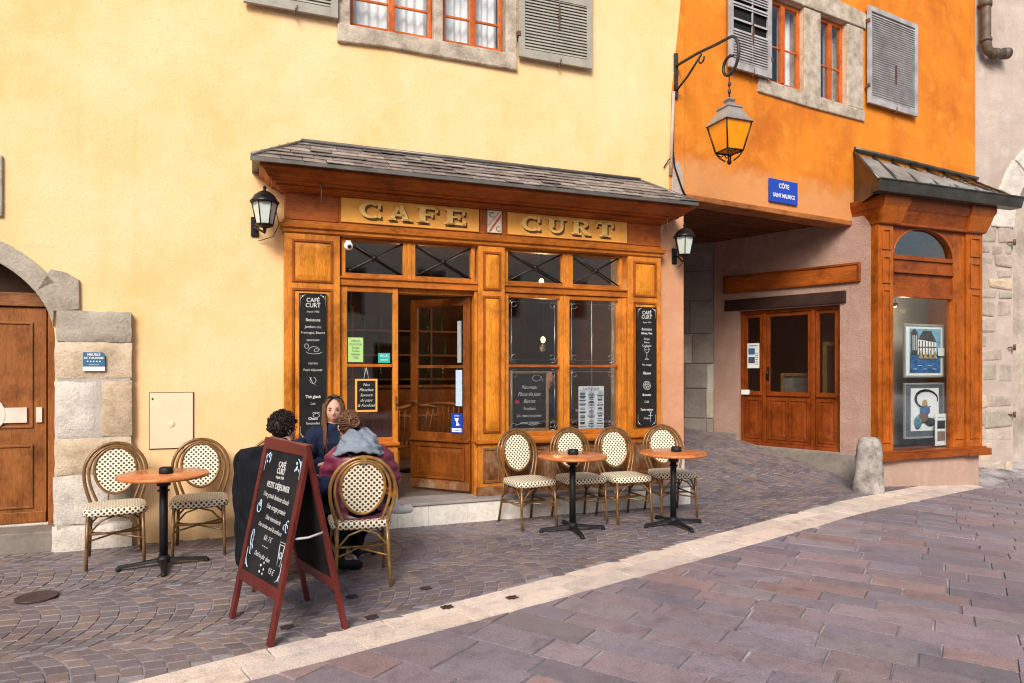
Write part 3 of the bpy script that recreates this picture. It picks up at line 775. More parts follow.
# transoms
def lattice(mb,a,b,c,d,y,m=M['iron']):
    mb.tube([(a,y,c),(b,y,d)],.009,m,6); mb.tube([(a,y-.014,d),(b,y-.014,c)],.009,m,6); mb.tube([((a+b)/2,y-.028,(c+d)/2),((a+b)/2,y+.006,(c+d)/2)],.026,m,10)
for a,b in ((1.02,1.675),(1.725,2.405),(2.745,3.475),(3.525,4.20)):
    mb=MB(); frame_rect(mb,a,b,2.50,2.90,.038,-.055,.02,V,H_)
    w=mb.build('transom_window',CF,bev=.003)
    mb=MB(); mb.box(a+.036,b-.036,-.012,-.006,2.535,2.865,M['glassdark']); mb.build('pane',w)
    mb=MB(); lattice(mb,a+.03,b-.03,2.53,2.87,-.03); mb.build('iron_cross',w)
mb=MB()
mb.box(1.0,2.43,-.075,.06,2.41,2.498,H_); mb.box(2.73,4.245,-.075,.06,2.41,2.498,H_)
mould(mb,[(.075,2.47),(.095,2.48),(.095,2.496),(.07,2.499)],1.002,2.428,H_,flare=0); mould(mb,[(.075,2.47),(.095,2.48),(.095,2.496),(.07,2.499)],2.732,4.243,H_,flare=0)
mb.box(1.677,1.723,-.06,.04,2.50,2.884,V); mb.box(3.477,3.523,-.06,.04,2.50,2.884,V)
mb.build('transom_rail',CF,bev=.003)
# fixed door leaf (closed) and the open one
mb=MB(); y=-.05
mb.box(1.0,1.02,y,.06,.235,2.41,V)
frame_rect(mb,1.02,1.585,.83,2.409,.055,y,y+.05,V,H_)
mb.box(1.075,1.53,y+.003,y+.045,1.60,1.63,H_)
mb.box(1.02,1.585,y,y+.05,.25,.80,V)
mould(mb,[(.05,.79),(.085,.805),(.085,.83),(.05,.84)],1.02,1.60,H_,flare=.2)
dl=mb.build('fixed_door',CF,bev=.003)
mb=MB(); panel(mb,1.08,1.53,.34,.74,y,V,M['woodp']); mb.build('raised_panel',dl,bev=.002)
mb=MB(); mb.box(1.074,1.531,y+.02,y+.025,.884,2.355,M['glassdark']); mb.build('pane',dl)
mb=MB(); mb.box(1.555,1.575,y-.006,y,1.16,1.30,M['rust']); mb.tube([(1.565,y-.03,1.23),(1.565,y,1.23)],.012,M['rust'],8); mb.build('handle',dl)
mb=MB(); mb.box(2.40,2.43,-.06,.1,.235,2.41,V); mb.box(1.60,2.43,.0,.14,2.36,2.41,V); mb.build('door_jamb',CF,bev=.003)
# open leaf swung inwards about its right edge
hinge=Vector((2.395,.03,0)); an=R(-48)
rot=Matrix.Translation(hinge)@Matrix.Rotation(an,4,'Z')@Matrix.Translation(-hinge)
a,b=1.62,2.39; y=.0; L_=M['woodleaf']
mb=MB(); frame_rect(mb,a,b,.80,2.35,.085,y,y+.045,L_); mb.box(a+.085,b-.085,y+.003,y+.04,1.59,1.62,L_)
mb.box(a,b,y,y+.045,.27,.80,M['woodleaf']); mb.box(a-.0,b,y-.03,y+.01,.79,.82,L_); mb.box(a,b,y-.012,y+.01,.27,.36,M['woodworn'])
ol=mb.build('open_door',CF,bev=.003,xf=rot)
mb=MB(); panel(mb,a+.06,b-.06,.38,.75,y,L_,L_); mb.build('raised_panel',ol,bev=.002,xf=rot)
mb=MB(); mb.box(a+.08,b-.08,y+.02,y+.024,.885,2.27,M['glassup']); mb.build('pane',ol,xf=rot)
mb=MB(); mb.tube([(a+.04,y-.05,1.22),(a+.04,y,1.22)],.01,M['rust'],8); mb.tube([(a+.04,y-.05,1.22),(a+.13,y-.05,1.22)],.009,M['rust'],8); mb.build('handle',ol,xf=rot)
# display windows
for a,b in ((2.745,3.445),(3.475,4.185)):
    mb=MB(); frame_rect(mb,a,b,.85,2.405,.045,-.055,.02,V,H_); mb.box(a+.045,b-.045,-.05,.0,1.60,1.628,M['woodred'])
    w=mb.build('display_window',CF,bev=.003)
    mb=MB(); mb.box(a+.042,b-.042,-.012,-.006,.89,2.365,M['glassdark']); mb.build('pane',w)
    mb=MB(); ml=plain('lead_came',(.45,.47,.48),.3,.8,.1,20)
    for z0,z1 in ((1.68,2.32),(.93,1.55)):
        x0,x1=a+.09,b-.09; mb.tube([(x0,-.016,z0),(x1,-.016,z0),(x1,-.016,z1),(x0,-.016,z1)],.0024,ml,5,closed=True)
        for xx in (x0,x1):
            for zz in (z0,z1):
                sx=1 if xx==x0 else -1; sz=1 if zz==z0 else -1
                mb.tube([(xx+sx*(.03+.03*math.cos(t)),-.018,zz+sz*(.03+.03*math.sin(t))) for t in [i*.7 for i in range(9)]],.002,ml,5)
                mb.tube([(xx-sx*.035,-.018,zz+sz*.04),(xx+sx*.0,-.018,zz-sz*.02),(xx+sx*.05,-.018,zz-sz*.03)],.002,ml,5)
        pass
    if a>3: mb.tube([((a+b)/2-.01,-.016,.9),((a+b)/2-.01,-.016,2.36)],.003,ml,5)
    mb.build('lead_tracery',w)
mb=MB(); mb.box(3.446,3.474,-.06,.03,.83,2.41,V); mb.box(4.186,4.245,-.06,.05,.83,2.41,V); mb.box(2.73,2.744,-.06,.05,.83,2.41,V); mb.build('mullion',CF,bev=.003)
mb=MB(); mould(mb,[(.06,.76),(.13,.775),(.14,.80),(.14,.815),(.10,.835),(.06,.849)],2.732,4.243,H_,yb=.05,flare=0); mb.build('sill',CF,bev=.002)
mb=MB(); mb.box(2.731,4.244,-.06,.1,.235,.765,M['woodworn']); mb.box(2.731,4.244,-.09,-.055,.235,.32,M['woodworn']); pl=mb.build('stall_riser',CF,bev=.003)
for a,b in ((2.79,3.22),(3.27,3.70),(3.75,4.2)):
    mb=MB(); panel(mb,a,b,.37,.72,-.06,M['woodworn'],M['woodworn']); mb.build('raised_panel',pl,bev=.002)
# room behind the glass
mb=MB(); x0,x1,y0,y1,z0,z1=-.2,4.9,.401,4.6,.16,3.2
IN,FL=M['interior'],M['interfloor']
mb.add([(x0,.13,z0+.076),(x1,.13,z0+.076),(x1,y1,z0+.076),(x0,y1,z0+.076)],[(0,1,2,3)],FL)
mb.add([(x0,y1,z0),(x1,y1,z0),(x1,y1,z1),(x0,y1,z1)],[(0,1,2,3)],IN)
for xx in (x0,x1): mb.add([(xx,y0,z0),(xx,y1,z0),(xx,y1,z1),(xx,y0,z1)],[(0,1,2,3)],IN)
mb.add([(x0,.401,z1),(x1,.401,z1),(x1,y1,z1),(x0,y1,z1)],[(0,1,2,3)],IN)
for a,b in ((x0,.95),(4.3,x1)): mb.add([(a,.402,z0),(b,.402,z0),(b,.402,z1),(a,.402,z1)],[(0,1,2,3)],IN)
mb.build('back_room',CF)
# ------------------------------------------------------------------ orange house over the passage
OB=thing('orange_building','orange rendered house overhanging the passage right of the cafe','building',G,(3,0,0))
mb=MB(); wall(mb,.085,6.53,3.70,8.2,[(1.59,2.28,5.38,6.52),(2.63,3.19,5.34,6.52)],M['orange'],reveal=M['stone1'])
mb.add([(6.53,.4,3.7),(6.53,6,3.7),(6.53,6,8.2),(6.53,.4,8.2)],[(0,1,2,3)],M['orange'])
mb.add([(.085,.4,8.2),(6.53,.4,8.2),(6.53,6,8.2),(.085,6,8.2)],[(0,1,2,3)],M['slate'])
mb.build('wall',OB)
# render lapping round the corner on to the yellow house
mb=MB(); mb.prism([(4.87,3.66),(5.075,3.66),(5.075,7.6),(5.0,7.6),(5.03,6.0),(4.96,5.4),(4.90,4.9),(4.885,4.3),(4.86,3.9)],-.012,.05,M['orange'])
mb.build('corner_render',YB)
mb=MB(); mb.prism([(4.90,3.62),(5.05,3.62),(5.06,3.80),(5.03,4.02),(4.97,4.08),(4.91,3.98),(4.89,3.8)],-.03,-.01,M['greyplaster']); mb.build('bare_patch',YB,bev=.008)
mb=MB(); mb.tube([(4.93,-.03,5.0),(4.91,-.03,4.6),(4.90,-.035,4.2),(4.92,-.04,4.0),(5.02,-.045,3.75),(5.07,-.05,3.66)],.011,M['iron'],6); mb.tube([(4.78,-.02,3.98),(4.84,-.03,4.08),(4.91,-.04,4.12)],.007,M['iron'],6)
mb.tube([(4.91,-.035,4.9),(4.885,-.03,4.3),(4.87,-.03,3.9)],.02,M['greyplaster'],6)
mb.build('cable',YB)
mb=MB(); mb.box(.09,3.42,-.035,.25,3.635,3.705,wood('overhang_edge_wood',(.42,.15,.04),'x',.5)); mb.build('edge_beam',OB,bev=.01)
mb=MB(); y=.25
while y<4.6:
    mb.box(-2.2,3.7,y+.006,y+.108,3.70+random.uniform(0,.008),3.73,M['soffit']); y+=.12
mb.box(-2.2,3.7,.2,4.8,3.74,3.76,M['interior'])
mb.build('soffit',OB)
def sstone(n,b): 
    return mb.build(n,b,bev=.012)
mb=MB()
mb.prism([(1.385,5.19),(2.4,5.17),(3.585,5.18),(3.58,5.34),(1.39,5.375)],-.03,.3,M['patina']); mb.box(1.40,1.585,-.022,.3,5.38,6.7,M['patina']); mb.box(2.285,2.625,-.022,.3,5.345,6.52,M['patina']); mb.box(3.195,3.565,-.022,.3,5.345,6.52,M['patina'])
mb.prism([(1.40,6.53),(3.60,6.53),(3.63,6.75),(2.6,6.82),(1.40,6.82)],-.035,.3,M['patina'])
mb.build('window_surround',OB,bev=.014)
for a,b,z0,sash in ((1.592,2.278,5.385,2),(2.632,3.188,5.345,2)):
    mb=MB(); y=.055; frame_rect(mb,a,b,z0,6.51,.045,y,y+.06,M['winorange']); c=(a+b)/2
    mb.box(c-.035,c+.035,y-.012,y+.05,z0+.045,6.465,M['winorange'])
    for p,q in ((a+.045,c-.035),(c+.035,b-.045)):
        mb.box(p,q,y+.01,y+.03,z0+.5,z0+.522,M['winorange'])
    w=mb.build('window',OB,bev=.004)
    mb=MB(); mb.box(a+.04,b-.04,y+.02,y+.024,z0+.04,6.47,M['glassup']); mb.build('pane',w)
    mb=MB(); n=24; pts=[(a+.02+(b-a-.04)*i/n, y+.15+.02*math.sin(i*1.3)) for i in range(n+1) if i<9 or i>14]
    vs=[(x,yy,z0) for x,yy in pts]+[(x,yy,6.5) for x,yy in pts]; k=len(pts)
    mb.add(vs,[(i,i+1,i+k+1,i+k) for i in range(k-1) if i!=8],M['curtain'],True); mb.build('curtain',w)
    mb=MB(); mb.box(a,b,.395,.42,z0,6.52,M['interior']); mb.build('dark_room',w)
shutter(OB,.80,1.565,5.37,6.75,-.09,M['shutterblue'],gap=(5.85,6.25),split=False)
shutter(OB,3.60,4.80,5.45,6.86,-.08,M['shutterblue'],flip=True,split=False)

# recess with the shop door
Q=Frame(5.02,9.6,-47.8)
RW=thing('passage_wall','mauve rendered wall with wooden shop door under the overhang','wall',Q,(-1.2,0,0))
mb=MB(); wall(mb,-2.45,.02,-.4,3.75,[(-2.0,-.40,.37,2.52)],M['mauve'],th=.3)
mb.build('render',RW)
mb=MB(); mb.box(-2.02,-.02,-.02,.1,-.3,.365,M['stone4']); mb.box(-2.45,-2.03,-.012,.1,-.2,.55,M['stone4']); mb.build('stone_plinth',RW,bev=.02)
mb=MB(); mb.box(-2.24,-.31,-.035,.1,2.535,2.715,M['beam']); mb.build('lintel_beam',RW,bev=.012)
mb=MB(); mb.box(-2.24,-.12,-.03,.02,2.835,3.09,M['woodred']); frame_rect(mb,-2.25,-.11,2.825,3.10,.03,-.05,.0,M['shoph']); mb.build('name_board',RW,bev=.004)
mb=MB(); pw=M['pdoor']; y=.08; frame_rect(mb,-1.998,-.402,.372,2.518,.05,y-.02,y+.08,pw); mb.box(-1.62,-1.57,y-.02,y+.08,.42,2.47,pw); mb.box(-.85,-.79,y-.02,y+.08,.42,2.47,pw); mb.build('door_frame',RW,bev=.004)
for i,(a,b) in enumerate(((-1.945,-1.625),(-1.565,-.855),(-.785,-.455))):
    mb=MB(); frame_rect(mb,a,b,1.18,2.46,.05,y,y+.045,pw); mb.box(a,b,y,y+.045,.425,1.178,pw); mb.box(a+.01,b-.01,y-.03,y+.01,1.165,1.20,pw)
    d=mb.build('door',RW,bev=.003)
    mb=MB(); n=2 if b-a>.5 else 1; ww=(b-a-.06)/n
    for k in range(n):
        mb2=MB(); panel(mb2,a+.03+k*ww+.01,a+.03+(k+1)*ww-.01,.48,1.11,y,pw,pw); mb2.build('raised_panel',d,bev=.002)
    mb=MB(); mb.box(a+.045,b-.045,y+.02,y+.025,1.225,2.415,M['glassdark']); mb.build('pane',d)
    if i==1:
        mb=MB(); mb.tube([(a+.03,y-.04,1.45),(a+.03,y-.04,1.56)],.012,M['iron'],8); mb.box(a+.015,a+.045,y-.01,y,1.40,1.62,M['iron']); mb.build('handle',d)
    if i==0:
        mb=MB(); mb.box(a-.03,a+.10,y-.05,y-.002,1.17,1.25,M['white']); mb.build('lock_case',d,bev=.01)
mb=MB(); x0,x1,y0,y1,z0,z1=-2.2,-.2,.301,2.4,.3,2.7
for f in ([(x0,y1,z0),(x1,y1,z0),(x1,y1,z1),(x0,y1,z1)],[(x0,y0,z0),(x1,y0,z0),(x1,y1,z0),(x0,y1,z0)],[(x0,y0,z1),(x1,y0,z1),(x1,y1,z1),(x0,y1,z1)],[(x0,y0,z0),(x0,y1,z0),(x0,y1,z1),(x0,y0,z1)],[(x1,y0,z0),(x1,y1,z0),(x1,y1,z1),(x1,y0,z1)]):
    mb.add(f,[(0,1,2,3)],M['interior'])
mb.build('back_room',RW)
gold=plain('gilt_frame',(.38,.22,.06),.35,.5,.4,14)
mb=MB(); frame_rect(mb,-.80,-.50,1.05,2.0,.06,.35,.39,gold); mb.box(-.74,-.56,.38,.385,1.1,1.94,M['interior']); top('gilt_frame',mb,'tall gilt picture frame leaning inside the right pane of the passage door','picture frame',fr=Q,bev=.006)
mb=MB(); frame_rect(mb,-1.50,-.98,1.12,1.52,.05,.42,.46,gold); mb.box(-1.45,-1.03,.45,.455,1.17,1.47,plain('muted_canvas',(.16,.15,.13),.6,0,.6,7)); top('gilt_frame',mb,'low gilt picture frame behind the middle pane of the passage door','picture frame',fr=Q,bev=.006)
mb=MB(); mb.box(-1.90,-1.69,.088,.092,1.60,2.0,M['paper']); pp=top('paper_poster',mb,'pale poster with small pictures taped in the left pane of the passage door','poster',fr=Q)
mb=MB()
for a,z,c in ((-1.80,1.68,'ink'),(-1.80,1.82,'plaqueblue')): mb.box(-1.875,-1.765,.085,.087,z,z+.10,M[c])
for k in range(6): mb.box(-1.755,-1.71,.085,.087,1.66+k*.035,1.67+k*.035,M['ink'])
mb.box(-1.87,-1.72,.085,.087,1.955,1.965,M['ink']); mb.build('print',pp)

# block wall deep in the passage
T=Frame(3.37,11.41,-20)
mb=MB(); TW=thing('stone_block_wall','grey block stone wall at the back of the covered passage','wall',T,(-1.5,0,.4))
mb.box(-4.2,.02,.03,.4,-.3,4.0,M['mortar'])
z=.2; r5=random.Random(5)
while z<3.9:
    h=r5.choice([.42,.5,.56,.62]); x=-4.2+r5.uniform(-.3,0)
    while x<.0:
        L=r5.uniform(.35,.8); e=min(x+L,.0)
        if e-x>.1: mb.box(x+.004,e-.004,r5.uniform(-.012,.008),.2,z+.004,z+h-.004,r5.choice([M['stone4'],M['stone4'],M['stone3']]))
        x=e if e<0 else 1
    z+=h
mb.build('masonry',TW,bev=.012)

# ------------------------------------------------------------------ art shop front
AS=thing('art_shopfront','orange varnished shop bay with arched fanlight and zinc glazed awning','shopfront',S,(1.2,0,.3))
mb=MB(); mb.box(.15,2.20,-.0,.8,-.5,.305,M['basep']); mb.build('base_wall',AS,bev=.015)
mb=MB(); mb.box(.42,2.33,.16,.9,.30,3.9,M['interior']) if False else None
SV,SH=M['shopv'],M['shoph']
def sp(a,b,y,side=None):
    mb=MB(); mb.box(a,b,y,.75 if a<1 else .85,.43,3.60,SV); p=mb.build('pilaster',AS,bev=.004)
    for z0,z1 in ((3.25,3.54),(2.78,3.16),(.55,2.70)):
        mb=MB(); frame_rect(mb,a+.07,b-.06,z0,z1,.022,y-.02,y+.002,SV); mb.build('raised_panel',p,bev=.003)
    return p
sp(.135,.42,-.02); sp(1.90,2.24,-.02)
mb=MB()
mb.box(.42,.47,.02,.12,.43,3.6,SV); mb.box(1.665,1.90,.02,.12,.43,3.6,SV)
mb.box(.47,1.665,.021,.12,2.61,2.68,SH); mb.box(.47,1.665,.05,.12,2.68,2.95,SH); mb.box(.47,1.665,.0,.12,2.95,3.0,SH); mb.box(.47,1.665,.04,.12,3.0,3.14,SH); mb.box(.47,1.665,.01,.12,3.14,3.20,SH)
mb.box(1.72,1.88,.0,.03,.55,2.58,SV)
# spandrels round the fanlight
n=16; e=[(1.0675+.5975*math.cos(math.pi*i/n),3.21+.40*math.sin(math.pi*i/n)) for i in range(n+1)]
for p,q in zip(e,e[1:]): mb.prism([p,q,(q[0],3.64),(p[0],3.64)],.022,.12,SH)
mb.tube([(x,.02,z) for x,z in e],.014,SV,6)
mb.build('window_frame',AS,bev=.002)
mb=MB(); mb.prism([(1.0675+.59*math.cos(math.pi*i/n),3.20+.40*math.sin(math.pi*i/n)) for i in range(n+1)],.07,.075,M['glassdark']); mb.build('fanlight',AS)
mb=MB(); mb.box(.46,1.675,.07,.076,.43,2.62,M['glass']); mb.build('pane',AS)
mb=MB(); mb.box(.06,2.32,-.08,.3,.31,.40,SH); mb.box(.10,2.29,-.055,.3,.40,.43,SH); mb.box(.06,.46,-.10,.0,.305,.405,SH); mb.box(1.86,2.33,-.10,.0,.305,.405,SH); mb.build('sill',AS,bev=.006)
mb=MB(); mould(mb,[(.04,3.60),(.05,3.61),(.05,3.64),(.10,3.80),(.12,3.82),(.16,3.90),(.16,3.97)],.145,2.24,SH,yb=.6,flare=.8,ref=.02)
for a,b in ((.135,.50),(1.86,2.25)): mould(mb,[(.06,3.605),(.075,3.62),(.14,3.79),(.15,3.83),(.19,3.90),(.19,3.965)],a,b,SV,yb=.0,flare=.5,ref=.06)
mb.build('cornice',AS,bev=.002)
# awning
fl,fr_,bl,br=(-.18,-.30),(2.62,-.30),(.12,.375),(3.28,.80)
def aw(t,s,dz=0):   # t along, s from front to back
    a=Vector((fl[0]+(fr_[0]-fl[0])*t,fl[1]+(fr_[1]-fl[1])*t,4.10)); b=Vector((bl[0]+(br[0]-bl[0])*t,bl[1]+(br[1]-bl[1])*t,4.68))
    return a+(b-a)*s+Vector((0,0,dz))
mb=MB(); zi=M['zinc']
mb.add([(fl[0],fl[1],3.97),(fr_[0]+.06,fr_[1],3.97),(fr_[0]+.06,fr_[1]+.16,3.97),(fl[0]+.03,fl[1]+.16,3.97),(fl[0],fl[1]-.03,4.12),(fr_[0]+.08,fr_[1]-.03,4.12),(fr_[0]+.08,fr_[1]+.13,4.12),(fl[0]+.03,fl[1]+.13,4.10)],[(0,3,2,1),(0,1,5,4),(1,2,6,5),(2,3,7,6),(3,0,4,7),(4,5,6,7)],zi)
mb.tube([(fl[0]-.01,fl[1]-.035,4.125),(fr_[0]+.09,fr_[1]-.035,4.125)],.012,zi,6)
g=mb.build('gutter',AS,bev=.003)
mb=MB()
L0=aw(0,0,.02); L1=aw(0,1,.04)
mb.add([(fl[0],fl[1],3.97),(L0.x,L0.y,L0.z),(L1.x,L1.y,L1.z),(bl[0],bl[1],3.90),(fl[0]+.01,fl[1],3.97),(L0.x+.01,L0.y,L0.z),(L1.x+.01,L1.y,L1.z),(bl[0]+.01,bl[1],3.90)],[(0,1,2,3),(7,6,5,4),(0,4,5,1),(1,5,6,2),(2,6,7,3)],zi)
R0=aw(1,0,.0); R1=aw(1,1,.02)
mb.add([(R0.x,R0.y,3.98),tuple(R0),tuple(R1),(R1.x,R1.y,4.3),(R0.x-.01,R0.y,3.98),(R0.x-.01,R0.y,R0.z),(R1.x-.01,R1.y,R1.z),(R1.x-.01,R1.y,4.3)],[(0,1,2,3),(7,6,5,4),(0,4,5,1),(1,5,6,2),(2,6,7,3)],zi)
mb.tube([L1+Vector((0,-.02,.03)),R1+Vector((0,-.02,.05))],.035,zi,6); mb.tube([L0,L1],.02,zi,6); mb.tube([R0,R1],.02,zi,6)
mb.build('awning_cheek',AS)
mb=MB(); a,b,c,d=aw(0,0),aw(1,0),aw(1,1),aw(0,1); mb.add([a,b,c,d,a-Vector((0,0,.006)),b-Vector((0,0,.006)),c-Vector((0,0,.006)),d-Vector((0,0,.006))],[(0,1,2,3),(7,6,5,4),(0,4,5,1),(1,5,6,2),(2,6,7,3),(3,7,4,0)],plain('milky_roof_glass',(.20,.215,.21),.4,0,.4,4)); gl=mb.build('awning_glass',AS)
for i in range(1,7):
    t=i/7; mb=MB(); mb.tube([aw(t,0,.018),aw(t,1,.018)],.024,zi,6); mb.build('glazing_bar',AS)
mb=MB(); rl_=random.Random(9); lf=plain('dead_leaf',(.30,.16,.06),.8,0,.5,30)
for i in range(420):
    t=1-abs(rl_.gauss(0,.25)); s=rl_.random()*.95
    if not .35<t<1: continue
    p=aw(t,s,.012+rl_.random()*.012); a=rl_.random()*6; r_=rl_.uniform(.015,.03)
    mb.add([p+Vector((r_*math.cos(a+k*1.57),r_*math.sin(a+k*1.57),rl_.uniform(-.006,.01))) for k in range(4)],[(0,1,2,3)],lf)
o=top('fallen_leaves',mb,'brown fallen leaves lying on the right end of the glazed awning','leaves',kind='stuff',fr=S)
# room behind the shop window
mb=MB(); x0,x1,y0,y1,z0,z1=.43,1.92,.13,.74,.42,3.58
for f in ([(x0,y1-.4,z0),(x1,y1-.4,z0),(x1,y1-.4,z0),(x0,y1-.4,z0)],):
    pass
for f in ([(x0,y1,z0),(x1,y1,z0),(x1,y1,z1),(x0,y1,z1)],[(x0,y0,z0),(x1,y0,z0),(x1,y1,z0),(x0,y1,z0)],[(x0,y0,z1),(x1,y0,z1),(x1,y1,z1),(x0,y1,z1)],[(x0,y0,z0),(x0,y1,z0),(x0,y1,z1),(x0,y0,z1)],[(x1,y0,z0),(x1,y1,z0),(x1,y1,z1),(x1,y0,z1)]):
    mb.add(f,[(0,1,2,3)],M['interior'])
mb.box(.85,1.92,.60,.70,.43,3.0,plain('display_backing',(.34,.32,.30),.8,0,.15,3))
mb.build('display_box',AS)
def pic(x0,x1,z0,z1,y,fm,matc,label,w=.03,tilt=0):
    mb=MB(); frame_rect(mb,x0,x1,z0,z1,w,y-.02,y+.01,fm); mb.box(x0+w,x1-w,y-.004,y+.006,z0+w,z1-w,matc)
    return top('framed_picture',mb,label,'picture',fr=S,bev=.002)
sil=plain('silver_frame',(.45,.45,.46),.35,.4,.1,6); 
p=pic(.80,1.63,1.46,2.25,.40,sil,M['white'],'framed painting of a half timbered house by blue water, upper picture in the shop window')
mb=MB(); bl1=plain('sky_wash',(.16,.36,.52),.7,0,.5,9); bl2=plain('water_wash',(.03,.12,.30),.7,0,.8,14); dk=plain('dark_roof_paint',(.05,.045,.06),.7,0,.5,20); oc=plain('ochre_paint',(.45,.27,.08),.7,0,.5,20)
mb.box(.92,1.55,.385,.394,1.80,2.18,bl1); mb.box(.92,1.55,.385,.394,1.53,1.80,bl2)
mb.box(.94,1.06,.376,.384,1.80,2.12,dk); mb.prism([(.93,2.12),(1.07,2.12),(1.0,2.18)],.376,.384,dk); mb.prism([(1.08,2.02),(1.18,2.15),(1.34,2.15),(1.46,1.98)],.376,.384,dk); mb.box(1.07,1.45,.377,.384,1.80,2.02,M['white'])
for k in range(6): mb.box(1.09+k*.06,1.105+k*.06,.374,.377,1.80,2.0,dk)
mb.box(1.07,1.45,.374,.377,1.90,1.915,dk)
for k in range(3): mb.box(.955+k*.035,.97+k*.035,.372,.376,1.86+.0,2.08,M['chalk'])
for k in range(4): mb.prism([(1.08+k*.1,1.74),(1.16+k*.1,1.74),(1.12+k*.1,1.86)],.370,.374,oc)
for k in range(5): mb.box(.98+k*.1,1.05+k*.1,.378,.384,1.58+k%2*.05,1.59+k%2*.05,M['chalkblue'])
mb.box(1.47,1.60,.360,.366,1.78,1.90,M['paper'])
mb.build('painting',p); p.ob.location+=S.P(.12,-.17)-S.P(0,0)
p=pic(.79,1.62,.56,1.38,.38,sil,plain('grey_mount',(.10,.12,.14),.7,0,.15,5),'framed picture with wide grey mount and dark curling shapes, lower picture in the shop window',w=.025)
mb=MB(); mb.box(.93,1.50,.368,.376,.67,1.30,M['paper'])
mb.tube([(1.22+.25*math.cos(t)*(1-.05*t),.362,1.14+.13*math.sin(t)) for t in [i*.4-0.3 for i in range(15)]],[.006+.014*math.sin(i/14*3.14) for i in range(15)],M['black'],6)
for c,rr,mm in (((1.2,.36,1.05),(.06,.006,.08),oc),((1.2,.355,.97),(.11,.006,.07),plain('blue_blot',(.04,.12,.30),.7,0,.4,20)),((1.15,.352,.86),(.13,.006,.07),plain('brown_blot',(.14,.07,.04),.7,0,.5,20)),((1.30,.35,.80),(.10,.006,.06),M['slateboard']),((1.05,.35,.80),(.07,.006,.09),plain('teal_blot',(.08,.22,.30),.7,0,.5,20))): mb.ell(c,rr,mm,12,8,.12)
mb.build('painting',p); p.ob.location+=S.P(.12,-.16)-S.P(0,0)
mb=MB(); mb.box(1.43,1.67,.20,.208,.45,.92,M['paper']); p=top('print_card',mb,'narrow white card with two small photographs leaning at lower right of shop window','card',fr=S)
mb=MB(); mb.box(1.47,1.63,.196,.199,.70,.82,M['slateboard']); mb.box(1.47,1.63,.196,.199,.52,.66,plain('sepia',(.22,.14,.1),.7,0,.5,25)); mb.box(1.49,1.61,.197,.1995,.865,.872,M['ink']); mb.build('print',p); p.ob.location+=S.P(.03,-.06)-S.P(0,0)
mb=MB(); frame_rect(mb,.50,.76,.62,1.0,.02,.42,.44,gold); mb.box(.52,.74,.425,.43,.64,.98,plain('green_landscape',(.16,.22,.06),.7,0,.8,12)); top('small_landscape',mb,'small green landscape painting at lower left of the art shop window','picture',fr=S)
mb=MB(); mb.box(.49,.64,.30,.38,.44,.66,plain('blue_box',(.04,.14,.22),.6,0,.5,14)); mb.box(.66,.80,.34,.40,.44,.60,M['slateboard']); top('postcard_box',mb,'dark blue postcard box standing in the corner of the shop window','box',fr=S,bev=.004)
for i,(x,z) in enumerate(((1.02,2.52),(.60,2.50))):
    mb=MB(); mb.tube([(x,.45,3.4),(x,.45,z+.05)],.006,M['iron'],6); mb.lathe([(.0,z+.06),(.035,z+.055),(.045,z)],M['iron'],12,x,.45); mb.ell((x,.45,z),(.016,.016,.016),M['bulb' if i==0 else 'coolbulb'],8,6)
    top('spot_lamp',mb,'lit warm spot lamp hanging at the top of the shop window' if i==0 else 'white spot lamp at the dark left of the shop window','lamp',fr=S)

# ------------------------------------------------------------------ stone building on the far right
U=Frame(7.71,11.37,15)
SB=thing('stone_building','grey rendered old building with rubble stone base at the right edge','building',U,(2,0,0))
mb=MB(); wall(mb,-.0,6,-.7,9,[(.81,3.6,-.7,5.42)],M['greyplaster'],th=.5)
mb.add([(-.0,.5,9),(6,.5,9),(6,6,9),(-.0,6,9)],[(0,1,2,3)],M['slate']); mb.add([(-.0,.5,-.7),(-.0,6,-.7),(-.0,6,9),(-.0,.5,9)],[(0,1,2,3)],M['greyplaster'])
mb.box(-2.6,.02,.02,.5,-.7,4.6,M['mauve'])
c0=2.205; rr=1.395; zs=3.95
ar=[(c0+rr*math.cos(math.pi*i/24),zs+rr*math.sin(math.pi*i/24)) for i in range(25)]
for p,q in zip(ar,ar[1:]):
    mb.add([(p[0],0,p[1]),(q[0],0,q[1]),(q[0],0,5.42),(p[0],0,5.42)],[(0,1,2,3)],M['greyplaster'])
    mb.add([(p[0],0,p[1]),(q[0],0,q[1]),(q[0],.5,q[1]),(p[0],.5,p[1])],[(0,1,2,3)],M['stone1'])
mb.build('wall',SB)
mb=MB(); mb.box(.7,3.7,.42,.5,-.7,5.6,M['rubble']); mb.build('arch_infill',SB)
for i in range(9):
    t0=math.pi*(i/9); t1=math.pi*((i+1)/9)-.012; ro=rr+random.uniform(.40,.5)
    pts=[(c0+rr*math.cos(t0+(t1-t0)*k/4),zs+rr*math.sin(t0+(t1-t0)*k/4)) for k in range(5)]+[(c0+ro*math.cos(t1-(t1-t0)*k/4),zs+ro*math.sin(t1-(t1-t0)*k/4)) for k in range(5)]
    mb=MB(); mb.prism(pts,-.04,.3,M['stone2']); mb.build('arch_stone',SB,bev=.02)
mb=MB(); r6=random.Random(11); z=-.5
